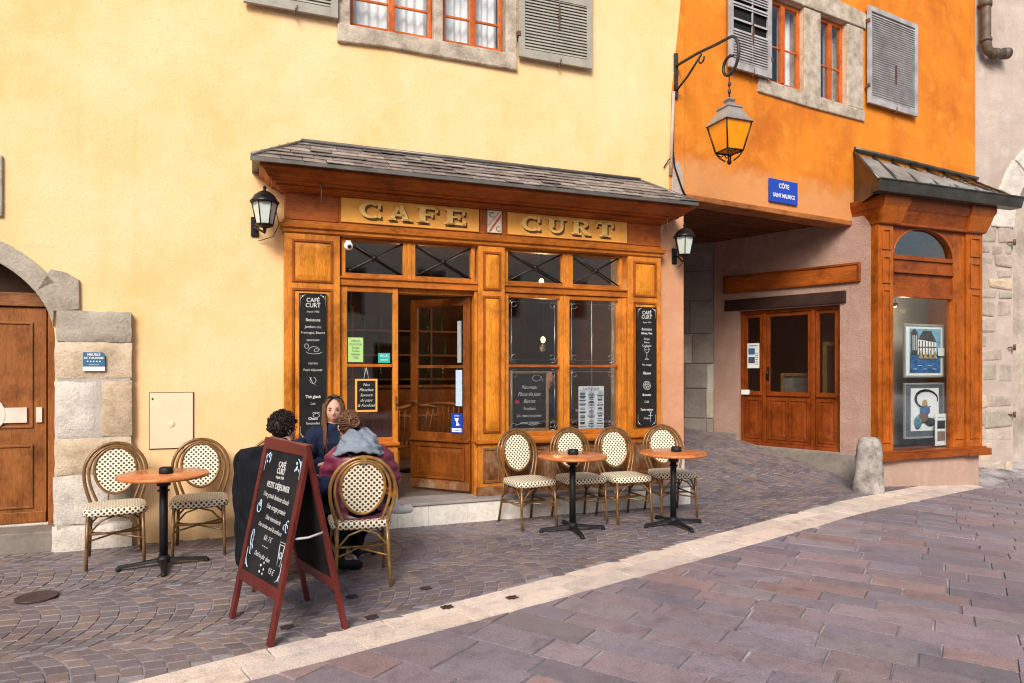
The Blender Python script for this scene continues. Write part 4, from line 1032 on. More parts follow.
while z<4.0:
    h=r6.uniform(.16,.36); x=-1.9+r6.uniform(-.2,0)
    while x<.80:
        L=r6.uniform(.2,.5); e=x+L
        if e>.62: e=.80
        if r6.random()<.72:
            j=lambda q=.035: r6.uniform(-q,q)
            mb.prism([(x+.014+j(),z+.014+j()),(e-.014+(j() if e<.8 else 0),z+.014+j()),(e-.014+(j() if e<.8 else 0),z+h-.01+j()),(x+.014+j(),z+h-.01+j())],-.012+r6.uniform(-.018,.008),.1,r6.choice([M['rubble'],M['rubble'],M['rubble'],M['stone1'],M['rubble'],M['stone3']]))
        x=e+.01
    z+=h
mb.build('rubble_masonry',SB,bev=.035)
for z in (3.72,1.95,.82):
    mb=MB(); mb.tube([(.68,-.02,z),(.70,-.06,z),(.79,-.06,z)],.012,M['rust'],8); mb.tube([(.76,-.07,z-.05),(.76,-.07,z+.05)],.02,M['rust'],8); mb.build('gate_hook',SB)
mb=MB(); rp=.075
for v_ in (0,): mb.tube([(.06,-.14,9),(.06,-.14,7.0),(.09,-.14,6.86),(.18,-.14,6.80),(.52,-.14,6.84)],rp,M['pipe'],14)
for p,q in (((.06,-.14,7.55),(.06,-.14,7.66)),((.06,-.14,6.98),(.06,-.14,7.03)),((.22,-.14,6.80),(.28,-.14,6.805)),((.42,-.14,6.825),(.53,-.14,6.84))): mb.tube([p,q],rp+.016,M['pipe'],14)
mb.box(.03,.09,-.06,.02,7.6,7.64,M['rust'])
top('drainpipe',mb,'rusty cast iron drainpipe with elbow high on the grey wall','drainpipe',fr=U)

# bollard
mb=MB(); from mathutils import noise as mnoise
pr=[(.21,-.06),(.215,.05),(.195,.2),(.18,.38),(.17,.52),(.162,.60),(.14,.66),(.09,.69),(.0,.70)]
pr=[(pr[i][0]+(pr[i+1][0]-pr[i][0])*t/4,pr[i][1]+(pr[i+1][1]-pr[i][1])*t/4) for i in range(len(pr)-1) for t in range(4)]+[pr[-1]]
mb.lathe(pr,M['bollard'],40,0,0,True,1,.85)
for i in range(len(mb.v)):
    v=mb.v[i]; k=.93+.07*mnoise.noise(v*6)+.04*mnoise.noise(v*22+Vector((3,1,2))); mb.v[i]=Vector((v.x*k+.02*(v.z),v.y*k,v.z))
b=top('stone_bollard',mb,'worn pale stone bollard against the art shop corner','bollard'); b.ob.location=(4.70,9.02,gz(4.70,9.02)-.03)

# lamps
def lantern(mbf,mbg,cx,cy,z0,h,wd,six=6):
    """carriage lantern: frame bars, domed hood; glass narrower at the foot"""
    r1=wd/2; r0=wd*.30; zt=z0+h*.62; zb=z0+h*.16
    mbf.lathe([(r1*1.08,zt-.004),(r1*1.12,zt+.008),(r1*.95,zt+.03),(r1*.8,zt+.065),(r1*.42,zt+.10),(.012,zt+.115),(.012,zt+.135),(.02,zt+.145),(.0,zt+.165)],M['iron'],24,cx,cy)
    mbf.lathe([(.0,z0),(.018,z0+.01),(.014,z0+.03),(r0*.8,z0+.045),(r0*1.15,zb-.008),(r0*1.15,zb)],M['iron'],18,cx,cy)
    mbg.lathe([(r0,zb),(r1*.93,zt)],M['lampglass'],six,cx,cy,False)
    for k in range(six):
        t=2*math.pi*k/six
        mbf.tube([(cx+r0*1.03*math.cos(t),cy+r0*1.03*math.sin(t),zb),(cx+r1*.97*math.cos(t),cy+r1*.97*math.sin(t),zt)],.006,M['iron'],5)
for (cx,cy,px,lab) in ((.30,-.25,.215,'black wall lantern on the yellow wall at the left end of the canopy'),(4.91,-.25,4.935,'black wall lantern on the pink corner right of the cafe front')):
    t=thing('wall_lantern',lab,'lantern',F,(px,0,2.9),'lanterns flanking the cafe front')
    mbf,mbg=MB(),MB(); lantern(mbf,mbg,cx,cy,2.85,.43,.235); mbf.build('lantern_frame',t,bev=0)
    mbg.build('glass',t)
    mb=MB(); mb.ell((cx,cy,2.99),(.028,.028,.05),M['coolbulb'],10,8); mb.build('bulb',t)
    mb=MB(); mb.tube([(px,-.01,2.93),(px,-.08,2.92),(cx,cy+.05,2.85),(cx,cy,2.84),(cx,cy,2.88)],.011,M['iron'],8)
    pass
    mb.tube([(cx+.10,cy+.03,3.06),(cx+.13,cy+.1,2.95),(cx+.08,cy+.16,2.84),(px+.03,-.02,2.80)],.004,M['iron'],5)
    for i in range(len(mb.v)): pass
    k=len(mb.v)
    mb.build('bracket',t)
    mb=MB(); mb.box(px-.035,px+.035,-.02,.0,2.84,3.03,M['iron']); mb.build('wall_plate',t,bev=.008)
t=thing('street_lamp','amber glass street lantern hanging from a scrolled iron wall bracket','street lamp',F,(4.95,0,5))
mb=MB(); bx=4.95; irn=plain('grey_iron',(.05,.05,.055),.5,.5,.3,15)
mb.box(bx-.02,bx+.02,-.04,.0,4.83,5.37,irn)
R0_=.125; ex=-1.02; ez=5.10
sp_=[(bx,-.02,5.24),(bx,-.3,5.18),(bx,-.7,5.12),(bx,-.92,5.08)]
cz=4.90; cyy=-1.0
mb.tube([(bx,-.03,5.22),(bx,-.45,5.19),(bx,-.80,5.14)]+[(bx,cyy-.15*math.sin(a)*(1-.0*a),cz+.02+.20*math.cos(a)) for a in [0.0,.3,.6,.9,1.2,1.5,1.8,2.1,2.4,2.7,3.0]]+[(bx,cyy+.10*math.sin(a),cz-.08+.10*-math.cos(a)) for a in [.3,.8,1.3,1.8,2.3,2.8,3.3,3.8]],.017,irn,8)
mb.tube([(bx,-.03,4.92),(bx,-.25,5.0),(bx,-.52,5.15)],.013,irn,8); mb.tube([(bx,-.52+.05*math.sin(a),5.10+.05*math.cos(a)) for a in [i*.6 for i in range(9)]],.01,irn,6)
mb.build('scroll_bracket',t)
lx,ly=4.95,-1.0
mb=MB(); mb.tube([(lx,ly,4.72),(lx,ly,4.46)],.008,irn,6); mb.ell((lx,ly,4.62),(.018,.018,.03),irn,8,6); mb.ell((lx,ly,4.54),(.018,.018,.03),irn,8,6); mb.build('hanger_rod',t)
mb=MB(); q45=math.pi/4
def sq(mb,prof,m): mb.lathe([(r*1.414,z) for r,z in prof],m,4,lx,ly,False,1,1,q45)
grz=plain('weathered_zinc_hood',(.30,.27,.25),.5,.2,.25,8)
sq(mb,[(.0,4.47),(.035,4.465),(.05,4.445),(.032,4.42),(.04,4.40),(.095,4.37),(.10,4.355),(.088,4.345),(.150,4.22),(.180,4.20),(.180,4.19)],grz); mb.build('hood',t)
mb=MB()
for sx in (1,-1):
    for sy in (1,-1): mb.tube([(lx+sx*.162,ly+sy*.162,4.19),(lx+sx*.10,ly+sy*.10,3.90)],.009,M['iron'],6); mb.tube([(lx+sx*.10,ly+sy*.10,3.90),(lx+sx*.07,ly+sy*.07,3.84),(lx+sx*.03,ly+sy*.03,3.80)],.008,M['iron'],6); mb.tube([(lx+sx*.10,ly+sy*.10,3.895),(lx+sx*.035,ly+sy*.09,3.86),(lx,ly+sy*.09,3.895)],.006,M['iron'],6)
mb.tube([(lx-.10,ly-.10,3.90),(lx+.10,ly-.10,3.90),(lx+.10,ly+.10,3.90),(lx-.10,ly+.10,3.90)],.009,M['iron'],6,True); mb.ell((lx,ly,3.79),(.025,.025,.03),M['iron'],8,6)
mb.build('cage',t)
mb=MB(); sq(mb,[(.096,3.905),(.157,4.185)],M['amber']); mb.build('amber_glass',t)

# signs and menus
mb=MB(); mb.box(1.59,2.135,-.03,-.005,3.79,4.095,M['blue']); s=top('street_name_sign',mb,'blue enamel street name sign on the orange wall','sign',fr=G,bev=.004)
mb=MB(); glyphs('CÔTE',.085,1.8625,-.0315,3.985,M['white'],mb,bold=.0015,squash=.9); glyphs('SAINT MAURICE',.075,1.8625,-.0315,3.86,M['white'],mb,bold=.0012,squash=.78); mb.build('lettering',s)
def cf(mb,x,z,w,h,r=.003,m=None,y=0):
    m=m or M['chalk']
    for sx in (0,1):
        for sz in (0,1):
            X=x+sx*w; Z=z+sz*h; a=1 if sx==0 else -1; b=1 if sz==0 else -1
            mb.tube([(X+a*.012,y,Z+b*.06),(X+a*.03,y,Z+b*.03),(X+a*.06,y,Z+b*.012)],r,m,5); mb.ell((X+a*.03,y,Z+b*.03),(.008,.002,.008),m,6,4)
            mb.tube([(X+a*.012,y,Z+b*.02),(X+a*.012,y,Z+b*.13)],r*.6,m,5)
def menu(x0,x1,z0,z1,lines,label,kind):
    mb=MB(); mb.box(x0,x1,-.132,-.105,z0,z1,M['slateboard']); frame_rect(mb,x0,x1,z0,z1,.008,-.136,-.131,M['chalk'] if 0 else M['slateboard'])
    b=top('menu_board',mb,label,'menu board','tall chalk menu boards on the cafe front',fr=F,bev=.002)
    mb=MB(); c=(x0+x1)/2; y=-.1325; cf(mb,x0,z0,x1-x0,z1-z0,.002,y=-.133)
    mb.build('chalk_border',b)
    for txt,z,s,bo in lines:
        mb=MB(); glyphs(txt,s,c,y,z,M['chalk'],mb,bold=bo,squash=.92); mb.build('chalk_line',b)
    mb=MB()
    def loop(cx,cz,rx,rz,a0=0,a1=6.28,n=14,r=.0024): mb.tube([(cx+rx*math.cos(a0+(a1-a0)*i/n),-.1345,cz+rz*math.sin(a0+(a1-a0)*i/n)) for i in range(n+1)],r,M['chalk'],5)
    if kind==0:
        loop(c+.01,1.76,.05,.035,0,3.3); loop(c+.01,1.745,.07,.02,3.1,6.28); loop(c-.06,1.80,.018,.022); loop(c+.03,1.76,.02,.015); loop(c,1.47,.028,.03,2,7.6); mb.tube([(c-.03,-.1345,1.50),(c,-.1345,1.44),(c+.03,-.1345,1.42)],.0024,M['chalk'],5)
        loop(c+.03,1.13,.03,.02); loop(c+.03,1.15,.035,.012,0,3.14); mb.prism([(c-.045,.985),(c+.05,1.03),(c+.06,1.015),(c-.03,.955)],-.1345,-.133,M['chalk']); 
    else:
        loop(c,1.82,.03,.018); loop(c,1.81,.03,.04,3.14,6.28); mb.tube([(c,-.1345,1.77),(c,-.1345,1.70)],.0024,M['chalk'],5); loop(c,1.695,.025,.006)
        loop(c,1.39,.05,.05)
        for k in range(6): loop(c+.025*math.cos(k),1.39+.025*math.sin(k),.012,.012)
        mb.tube([(c+.05,-.1345,1.08),(c+.05,-.1345,.96)],.003,M['chalkblue'],5); mb.tube([(c+.02,-.1345,1.04),(c+.08,-.1345,1.04)],.003,M['chalkblue'],5); loop(c+.05,1.09,.014,.014)
    mb.build('chalk_drawing',b)
menu(.615,.868,.90,2.31,[('CAFÉ',2.225,.058,.0008),('CURT',2.175,.058,.0008),('depuis 1930',2.125,.026,0),('Boissons',2.04,.042,.0004),('Jambon cru',1.975,.036,0),('Fromages, Beurre',1.92,.034,0),('saucisson',1.85,.034,0),('terrine',1.625,.034,0),('Petit déjeuner',1.56,.034,0),('Thé glacé',1.30,.04,.001),('Lait',1.235,.034,0),('Chaud',1.09,.036,.001),('limonades',1.045,.034,0),('Bière',.93,.034,0)],'tall chalk menu board on the left pilaster beside the fixed door',0)
menu(4.345,4.605,.92,2.30,[('CAFÉ',2.215,.058,.0008),('CURT',2.165,.058,.0008),('depuis 1930',2.115,.024,0),('Boissons',2.03,.042,.0004),('Bières, Vins',1.985,.034,.001),('Sirops',1.92,.034,0),('Porto',1.88,.034,0),('Cocktails',1.84,.036,0),('Vin rouge',1.62,.034,0),('Glaces',1.52,.042,.001),('Brownie',1.27,.036,.001),('Café',1.19,.036,0),('Tarte maison',1.10,.034,.001),('Crêpe',1.0,.034,0)],'tall chalk menu board on the right pilaster beside the display window',1)
# notices in the fixed door
y=-.034
mb=MB(); mb.box(1.085,1.235,y,y+.003,1.65,1.895,M['greenpaper']); s=top('green_notice',mb,'pale green paper notice taped in the fixed door pane','notice',fr=F)
mb=MB()
for k,t in enumerate(('MENU','DU JOUR','Soupe','Tartes','Salades','Café')): glyphs(t,.03,1.16,y-.001,1.85-k*.033,M['ink'],mb)
mb.build('lettering',s)
mb=MB(); mb.box(1.385,1.505,y,y+.003,1.642,1.742,M['teal']); s=top('teal_notice',mb,'small teal square notice in the lower corner of the upper door pane','notice',fr=F)
mb=MB(); glyphs('Wi-Fi',.038,1.445,y-.001,1.70,M['white'],mb); glyphs('gratuit',.028,1.445,y-.001,1.665,M['white'],mb); mb.build('lettering',s)
mb=MB(); frame_rect(mb,1.155,1.375,1.15,1.48,.018,y-.012,y+.01,M['signwood']); mb.box(1.17,1.36,y-.004,y+.006,1.165,1.465,M['slateboard']); mb.tube([(1.24,y-.004,1.48),(1.265,y-.002,1.60)],.003,M['chalk'],5); mb.tube([(1.29,y-.004,1.48),(1.265,y-.002,1.60)],.003,M['chalk'],5)
s=top('hanging_slate',mb,'small wood framed chalk slate hanging in the fixed door','chalk slate',fr=F)
mb=MB()
for k,t in enumerate(('Nos','Planches','Saveurs','du pays','& Fondues')): glyphs(t,.040,1.263,y-.006,1.41-k*.052,M['chalk'],mb,shear=.4)
mb.build('chalk_writing',s)
# stickers on the open leaf
mb=MB(); mb.box(2.16,2.30,-.004+.0,.0,.89,1.10,M['blue']); 
def on_leaf(mb,name,label=None,cat=None,parent=None):
    if parent: return mb.build(name,parent,xf=rot)
    for i in range(len(mb.v)): mb.v[i]=rot@mb.v[i]
    return top(name,mb,label,cat,fr=F)
s=on_leaf(mb,'blue_sticker','square blue and white sticker low on the open door','sticker')
mb=MB(); mb.box(2.17,2.29,-.0065,-.0045,.90,.94,M['white']); mb.box(2.19,2.27,-.0078,-.0066,.916,.922,M['blue']); mb.prism([(2.20,1.05),(2.26,1.05),(2.24,1.01),(2.27,.975),(2.22,.965),(2.23,1.0)],-.0065,-.0045,M['white']); mb.box(2.20,2.26,-.0065,-.0045,1.07,1.078,M['white']); on_leaf(mb,'sticker_print',parent=s)
mb=MB(); mb.box(2.21,2.29,.008,.0095,1.18,1.57,M['chalkblue']); mb.box(2.23,2.28,.008,.0095,1.65,2.1,plain('faded_decal',(.30,.33,.36),.6)); s=on_leaf(mb,'window_decal','faded vertical pale blue decals on the open door glass','decal')
# menu sheet and big slate in the display windows
y=-.0
mb=MB(); mb.box(3.66,3.985,y,y+.004,.90,1.385,M['paper']); s=top('menu_sheet',mb,'white printed menu sheet in the right display window','menu',fr=F)
mb=MB(); glyphs('Les Boissons',.04,3.8225,y-.001,1.345,M['ink'],mb); mb.box(3.67,3.975,y-.001,y+.001,1.335,1.337,M['ink'])
rm=random.Random(4)
for cx in (3.71,3.8225,3.935):
    z=1.315
    while z>.92:
        w=rm.uniform(.025,.045); mb.box(cx-w,cx+w,y-.0014,y+.001,z,z+(.007 if rm.random()<.75 else .014),M['ink']); z-=rm.choice([.014,.014,.028])
mb.build('print',s)
mb=MB(); frame_rect(mb,2.84,3.30,.895,1.56,.028,.03,.06,wood('pale_slate_frame',(.45,.30,.14),'z')); mb.box(2.86,3.28,.045,.055,.91,1.54,M['slateboard']); s=top('chalk_slate',mb,'large wood framed chalk slate standing inside the left display window','chalk slate',fr=F)
mb=MB(); mb2=MB()
for k,(t,m) in enumerate((('Nouveau',0),('Menu du jour',0),('Bistrot',1),('Tartiflette',0),('Du chaud en janvier',0),('venant d\'alpage',0))):
    glyphs(t,.062 if k<3 else .046,3.07,.043,1.36-k*.078,M['chalk'],mb if not(m) else mb2,shear=.4,squash=.8)
mb.tube([(2.9,.043,.96),(3.0,.043,.985),(3.1,.043,.955),(3.22,.043,.975)],.003,M['chalk'],5)
mb.tube([(3.16+.05*math.cos(t),.043,1.48+.035*math.sin(t)) for t in [i*.5 for i in range(13)]],.003,M['chalk'],5); mb.tube([(3.22,.043,1.50),(3.23,.043,1.44)],.003,M['chalk'],5)
mb.add([tuple(v) for v in mb2.v],mb2.f,M['chalk']); mb.ell((2.93,.043,1.215),(.03,.002,.02),M['chalkred'],8,5)
mb.build('chalk_writing',s)
# things inside the cafe: pendant bulbs, spindle chairs, a table, shelves of bottles
for i,(x,yy,z,lab) in enumerate(((1.98,1.2,2.62,'lit pendant bulb seen through the transom over the open door'),(3.05,1.3,2.72,'lit pendant bulb behind the third transom from the left'),(3.72,1.2,2.72,'lit pendant bulb behind the rightmost transom'),(4.05,1.9,2.0,'lit amber bulb low behind the right display window'))):
    mb=MB(); mb.tube([(x,yy,3.19),(x,yy,z+.05)],.004,M['black'],5); mb.lathe([(.012,z+.04),(.016,z+.06),(.0,z+.07)],M['iron'],10,x,yy); mb.ell((x,yy,z),(.032,.032,.042),M['bulb'],10,8); pl_=bpy.data.lights.new('bulb_light','POINT'); pl_.energy=16; pl_.color=(1,.62,.3); pl_.shadow_soft_size=.05; po=bpy.data.objects.new('bulb_light',pl_); COL.objects.link(po); po.location=F.P(x,yy,z-.12); top('pendant_bulb',mb,lab,'lamp','pendant bulbs inside the cafe',fr=F)
def spindle_chair():
    t=thing('spindle_chair','wooden spindle back chair just inside the open doorway','chair',W,(0,0,0),'wooden chairs inside the cafe')
    m=M['interwood']; mb=MB(); mb.prism([(-.2,-.2),(.2,-.2),(.22,.2),(-.22,.2)],.44,.47,m,'z'); mb.build('seat',t,bev=.01)
    for sx in (-1,1):
        for sy in (-1,1): mb=MB(); mb.tube([(sx*.16,sy*.15,.45),(sx*.21,sy*.21,0)],.015,m,8); mb.build('leg',t)
    mb=MB()
    for k in range(7): mb.tube([(-.17+k*.057,-.18,.46),(-.22+k*.073,-.27,.90)],.008,m,6)
    mb.tube([(-.25,-.25,.89),(-.12,-.29,.92),(.12,-.29,.92),(.25,-.25,.89)],.02,m,8); mb.build('backrest',t); return t
sc1=spindle_chair(); p=F.P(1.88,.95,.24); sc1.ob.location=p; sc1.ob.rotation_euler=(0,0,F.a+R(15))
copy_tree(sc1,F.P(2.55,1.35,.24),F.a+R(-40),'wooden spindle back chair deeper inside, behind the open door glass')
copy_tree(sc1,F.P(1.35,1.7,.24),F.a+R(70),'wooden spindle back chair behind the fixed door glass')
copy_tree(sc1,F.P(3.75,1.25,.24),F.a+R(-100),'wooden chair inside behind the right display window')
t=thing('cafe_table','dark round table inside the cafe beyond the open door','table',F,(2.2,1.9,.24))
mb=MB(); mb.lathe([(.0,.96),(.34,.96),(.34,.99),(.0,.99)],M['interwood'],20,2.2,1.9); mb.build('tabletop',t); mb=MB(); mb.tube([(2.2,1.9,.26),(2.2,1.9,.97)],.03,M['iron']); mb.lathe([(.2,.24),(.19,.26),(.03,.28)],M['iron'],16,2.2,1.9); mb.build('pedestal',t)
t=thing('wall_shelf','wooden shelf of bottles along the back of the cafe','shelf',F,(2.5,4.3,1.0))
mb=MB()
for z in (1.4,1.8,2.2): mb.box(.4,4.4,4.2,4.5,z,z+.03,M['interwood'])
for x in (.4,1.7,3.0,4.37): mb.box(x,x+.03,4.2,4.5,1.0,2.6,M['interwood'])
mb.build('boards',t)
bt=[plain('green_bottle',(.02,.06,.02),.1),plain('amber_bottle',(.12,.05,.01),.1),plain('pale_bottle',(.3,.3,.28),.15)]
# oval counter
mb=MB(); mb.box(.9,3.8,3.2,3.6,.24,1.3,M['interwood']); mb.box(.85,3.85,3.15,3.65,1.3,1.34,M['woodworn']); top('bar_counter',mb,'wooden bar counter at the back of the cafe room','counter',fr=F,bev=.01)
b0=None
for z in (1.43,1.83,2.23):
    for k in range(14):
        x=.55+k*.27+random.uniform(-.03,.03)
        if b0 is None:
            mb=MB(); mb.lathe([(.0,0),(.038,0),(.04,.02),(.04,.19),(.015,.25),(.014,.31),(.0,.31)],bt[0],10); b0=mb.build('bottle'); b0.ob.location=F.P(x,4.33,z); setp(b0.ob,'dark bottle on the shelves at the back of the cafe','bottle','bottles on the back shelves')
        else:
            o=b0.ob.copy(); COL.objects.link(o); o.location=F.P(x,4.33,z)
# manhole
mb=MB(); mb.lathe([(.0,-.01),(.125,-.01),(.13,.003),(.12,.0045),(.0,.004)],M['manhole'],28)
o=top('manhole_cover',mb,'small round iron cover set in the cobbles at lower left','manhole cover'); o.ob.location=(-3.27,4.70,.0)
# narrow slot drain crossing the band: four small iron plates
dm=[(-1.53,4.02,38),(-1.05,4.30,38),(-1.30,3.92,38),(-.62,4.23,38),(.02,4.70,38)]
for i,(x,y,a) in enumerate(((-1.37,4.16,50),(-1.11,4.72,50),(-.89,4.33,50),(-.62,4.90,50),(-.43,4.51,50),(.0,4.70,50))):
    mb=MB()
    for k in (-1,1):
        mb.box(-.04,.04,k*.016-.008,k*.016+.008,.0,.005,M['manhole'])
    mb.box(-.008,.008,-.034,.034,-.002,.0045,M['manhole'])
    labs=['iron floor fitting between the legs of the sandwich board','iron floor fitting in the cobbles right behind the sandwich board, below the pale cane chair','iron floor fitting next to the right back foot of the sandwich board','iron floor fitting farthest back among the cobbles right of the pale cane chair','iron floor fitting on the edge of the pale band, second from the right','rightmost iron floor fitting beside the pale band']
    o=top('floor_fitting',mb,labs[i],'floor fitting','iron floor fittings in the paving'); o.ob.location=(x,y,.002); o.ob.rotation_euler=(0,0,R(a-20))

for x in (1.02,):
    pl_=bpy.data.lights.new('spot_light','POINT'); pl_.energy=5; pl_.color=(1,.75,.5); pl_.shadow_soft_size=.04; po=bpy.data.objects.new('spot_light',pl_); COL.objects.link(po); po.location=S.P(x,.3,2.45)
mb=MB(); mb.ell((1.085,-.075,2.80),(.045,.03,.045),M['white'],14,10); mb.ell((1.09,-.105,2.79),(.02,.012,.02),M['black'],10,8); mb.box(1.06,1.11,-.06,-.05,2.77,2.86,M['white'])
top('security_camera',mb,'small white dome camera at the left edge of the first transom','camera',fr=F)
# ------------------------------------------------------------------ bistro chairs
def superell(a,b,n,k=28): 
    o=[]
    for i in range(k):
        t=2*math.pi*i/k; c,s=math.cos(t),math.sin(t)
        o.append((a*abs(c)**(2/n)*(1 if c>0 else -1),b*abs(s)**(2/n)*(1 if s>0 else -1)))
    return o
def bistro_chair(label,cane):
    t=thing('bistro_chair',label,'chair',W,(0,0,0),'cane bistro chairs on the terrace')
    bm_=cane
    mb=MB(); vs=[];fs=[]; K=32
    prof=[(.95,.412),(1.0,.414),(1.015,.43),(1.012,.452),(.985,.465),(.90,.472),(.6,.476),(.0,.475)]
    for r,z in prof:
        for x,y in superell(.225,.22,4.6,K): vs.append((x*r*(1+.05*y/.22),y*r,z))
    for i in range(len(prof)-1):
        for k in range(K): fs.append((i*K+k,i*K+(k+1)%K,(i+1)*K+(k+1)%K,(i+1)*K+k))
    fs.append(tuple(range(K-1,-1,-1))); mb.add(vs,fs,M['woven'],True); mb.build('seat',t,uv=True)
    mb=MB(); mb.tube([(x*.93,y*.93,.418) for x,y in superell(.225,.22,3.6,K)],.012,bm_,6,True); mb.build('seat_frame',t)
    yb=lambda z: -.19-.085*max(0,(z-.45)/.48)
    mb=MB(); cz,hw_,hh=.715,.150,.185; K=36
    el=[(hw_*math.cos(2*math.pi*i/K)*(1-.06*math.sin(2*math.pi*i/K)*-1),cz+hh*math.sin(2*math.pi*i/K)) for i in range(K)]
    vs=[(x,yb(z)+.004,z) for x,z in el]+[(0,yb(cz)+.010,cz)]+[(x,yb(z)-.006,z) for x,z in el]+[(0,yb(cz)-.006,cz)]
    mb.add(vs,[(i,(i+1)%K,K) for i in range(K)]+[((i+1)%K+K+1,i+K+1,2*K+1) for i in range(K)],M['woven'],False); mb.build('backrest',t,uv=True)
    mb=MB(); mb.tube([(x*1.04,yb(z),cz+(z-cz)*1.03) for x,z in el],.0125,bm_,8,True)
    def hoop(wb,wm,zt,r,dy=0):
        pts=[]
        for s in (-1,1):
            seg=[]
            for i in range(9):
                u=i/8; z=.43+(.70-.43)*u; w=wb+(wm-wb)*math.sin(u*math.pi/2)**1.2; seg.append((s*w,yb(z)+dy,z))
            for i in range(1,9):
                a=i/8*math.pi/2; seg.append((s*wm*math.cos(a),yb(.70+(zt-.70)*math.sin(a))+dy,.70+(zt-.70)*math.sin(a)))
            pts.append(seg)
        mb.tube(pts[0]+pts[1][::-1][1:],r,bm_,8)
    hoop(.175,.232,.945,.0135); hoop(.125,.197,.922,.0115,.004)
    mb.box(-.02,.02,yb(.93)-.018,yb(.93)+.014,.895,.955,bm_)
    mb.build('back_frame',t)
    for sx in (-1,1):
        mb=MB(); mb.tube([(sx*.178,-.19,.44),(sx*.182,-.215,.30),(sx*.195,-.285,.0)],[.0135,.0135,.012],bm_,8); mb.build('leg',t)
        mb=MB(); mb.tube([(sx*.19,.185,.43),(sx*.197,.195,.2),(sx*.200,.215,.0)],[.014,.0135,.0125],bm_,8); mb.build('leg',t)
    mb=MB()
    for sx in (-1,1): mb.tube([(sx*.186,-.235,.235),(sx*.196,.195,.235)],.0095,bm_,6); mb.tube([(sx*.186,-.225,.26),(sx*.187,-.10,.37),(sx*.187,0,.405),(sx*.190,.10,.37),(sx*.196,.19,.26)],.008,bm_,6)
    mb.tube([(-.19,.0,.235),(.19,.0,.235)],.0095,bm_,6)
    for sy,yy in ((1,.195),(-1,-.225)): mb.tube([(-.192,yy,.27),(-.10,yy*.97,.375),(0,yy*.95,.408),(.10,yy*.97,.375),(.192,yy,.27)],.008,bm_,6)
    mb.tube([(-.19,-.23,.22),(0,0,.232),(.195,.195,.22)],.008,bm_,6); mb.tube([(.19,-.23,.21),(0,0,.222),(-.195,.195,.21)],.008,bm_,6)
    mb.build('stretcher',t)
    return t
def face(fx,fy): return math.atan2(-fx,fy)
ch0=bistro_chair('cane bistro chair at the far left in front of the stone pier',M['bamboo'])
ch0.ob.location=(-3.26,5.62,0); ch0.ob.rotation_euler=(0,0,face(.5,-.87))
CH=[((-2.71,5.93),(.38,-.92),'cane bistro chair under the cream hatch, right of the leftmost table'),
 ((.17,6.93),(.49,-.87),'cane bistro chair nearest the open door, leftmost of the row under the display window'),
 ((.71,7.12),(.36,-.93),'cane bistro chair second from the door in the row under the display window'),
 ((1.19,7.20),(.34,-.94),'cane bistro chair third from the door, between the two tables under the display window'),
 ((1.74,7.46),(.18,-.98),'cane bistro chair at the right end of the row, behind the right hand table'),
 ((-1.72,5.15),(.8,.6),'cane bistro chair behind the sandwich board with a person in a black coat'),
 ((-2.10,6.05),(.3,-.95),'mostly hidden cane bistro chair against the yellow wall behind the black coated person'),
 ((-1.57,6.00),(.30,-.95),'hidden cane bistro chair under the long haired woman in navy')]
for (x,y),f,l in CH: copy_tree(ch0,(x,y,gz(x,y)),face(*f),l)
ch5=bistro_chair('pale lacquered cane chair seen from behind, carrying the woman in maroon',M['bamboolight'])
ch5.ob.location=(-1.15,5.17,0); ch5.ob.rotation_euler=(0,0,face(-.30,.95))

# ------------------------------------------------------------------ tables
def round_table(label):
    t=thing('bistro_table',label,'table',W,(0,0,0),'round bistro tables on the terrace')
    mb=MB(); mb.lathe([(.0,.712),(.325,.712),(.335,.718),(.337,.728),(.335,.738),(.328,.742),(.0,.742)],M['tabletop'],56); mb.build('tabletop',t)
    mb=MB(); mb.tube([(0,0,.05),(0,0,.70)],.031,M['black'],16); mb.lathe([(.0,.64),(.05,.645),(.06,.70),(.0,.70)],M['black'],16); mb.box(-.11,.11,-.02,.02,.695,.711,M['black']); mb.box(-.02,.02,-.11,.11,.694,.709,M['black'])
    mb.lathe([(.0,.600),(.045,.602),(.045,.612),(.0,.615)],M['black'],16); mb.build('column',t)
    for k in range(4):
        a=k*math.pi/2; c,s=math.cos(a),math.sin(a); mb=MB()
        prof=[(.02,.055,.034),(.10,.048,.03),(.22,.036,.022),(.32,.03,.018)]
        vs=[]
        for r,z,w in prof:
            for dw,dz in ((-w,-.012),(w,-.012),(w*.7,.012),(-w*.7,.012)): vs.append((r*c-dw*s,r*s+dw*c,z+dz))
        mb.add(vs,[(i*4+j,i*4+(j+1)%4,(i+1)*4+(j+1)%4,(i+1)*4+j) for i in range(3) for j in range(4)]+[(3,2,1,0),(12,13,14,15)],M['black'])
        mb.lathe([(.0,.0),(.02,.0),(.022,.012),(.016,.03),(.0,.035)],M['black'],12,.315*c,.315*s)
        mb.build('foot',t,bev=.004)
    mb=MB(); mb.lathe([(.0,.03),(.05,.035),(.055,.06),(.035,.09),(.0,.09)],M['black'],20); mb.build('hub',t)
    return t
tb=round_table('round wooden bistro table between the two chairs at the far left'); tb.ob.location=(-2.79,5.47,0); tb.ob.rotation_euler=(0,0,R(27))
TT=[((.59,6.66),R(12),'round wooden bistro table in front of the display window, nearer the open door'),((1.63,6.90),R(20),'round wooden bistro table at the right, before the pink corner'),((-1.42,5.62),R(40),'round bistro table hidden among the three seated people')]
for (x,y),a,l in TT: copy_tree(tb,(x,y,0),a,l)
mb=MB(); mb.lathe([(.0,0),(.05,0),(.054,.01),(.050,.045),(.044,.05),(.036,.048),(.034,.02),(.0,.018)],M['black'],24); at0=mb.build('ashtray')
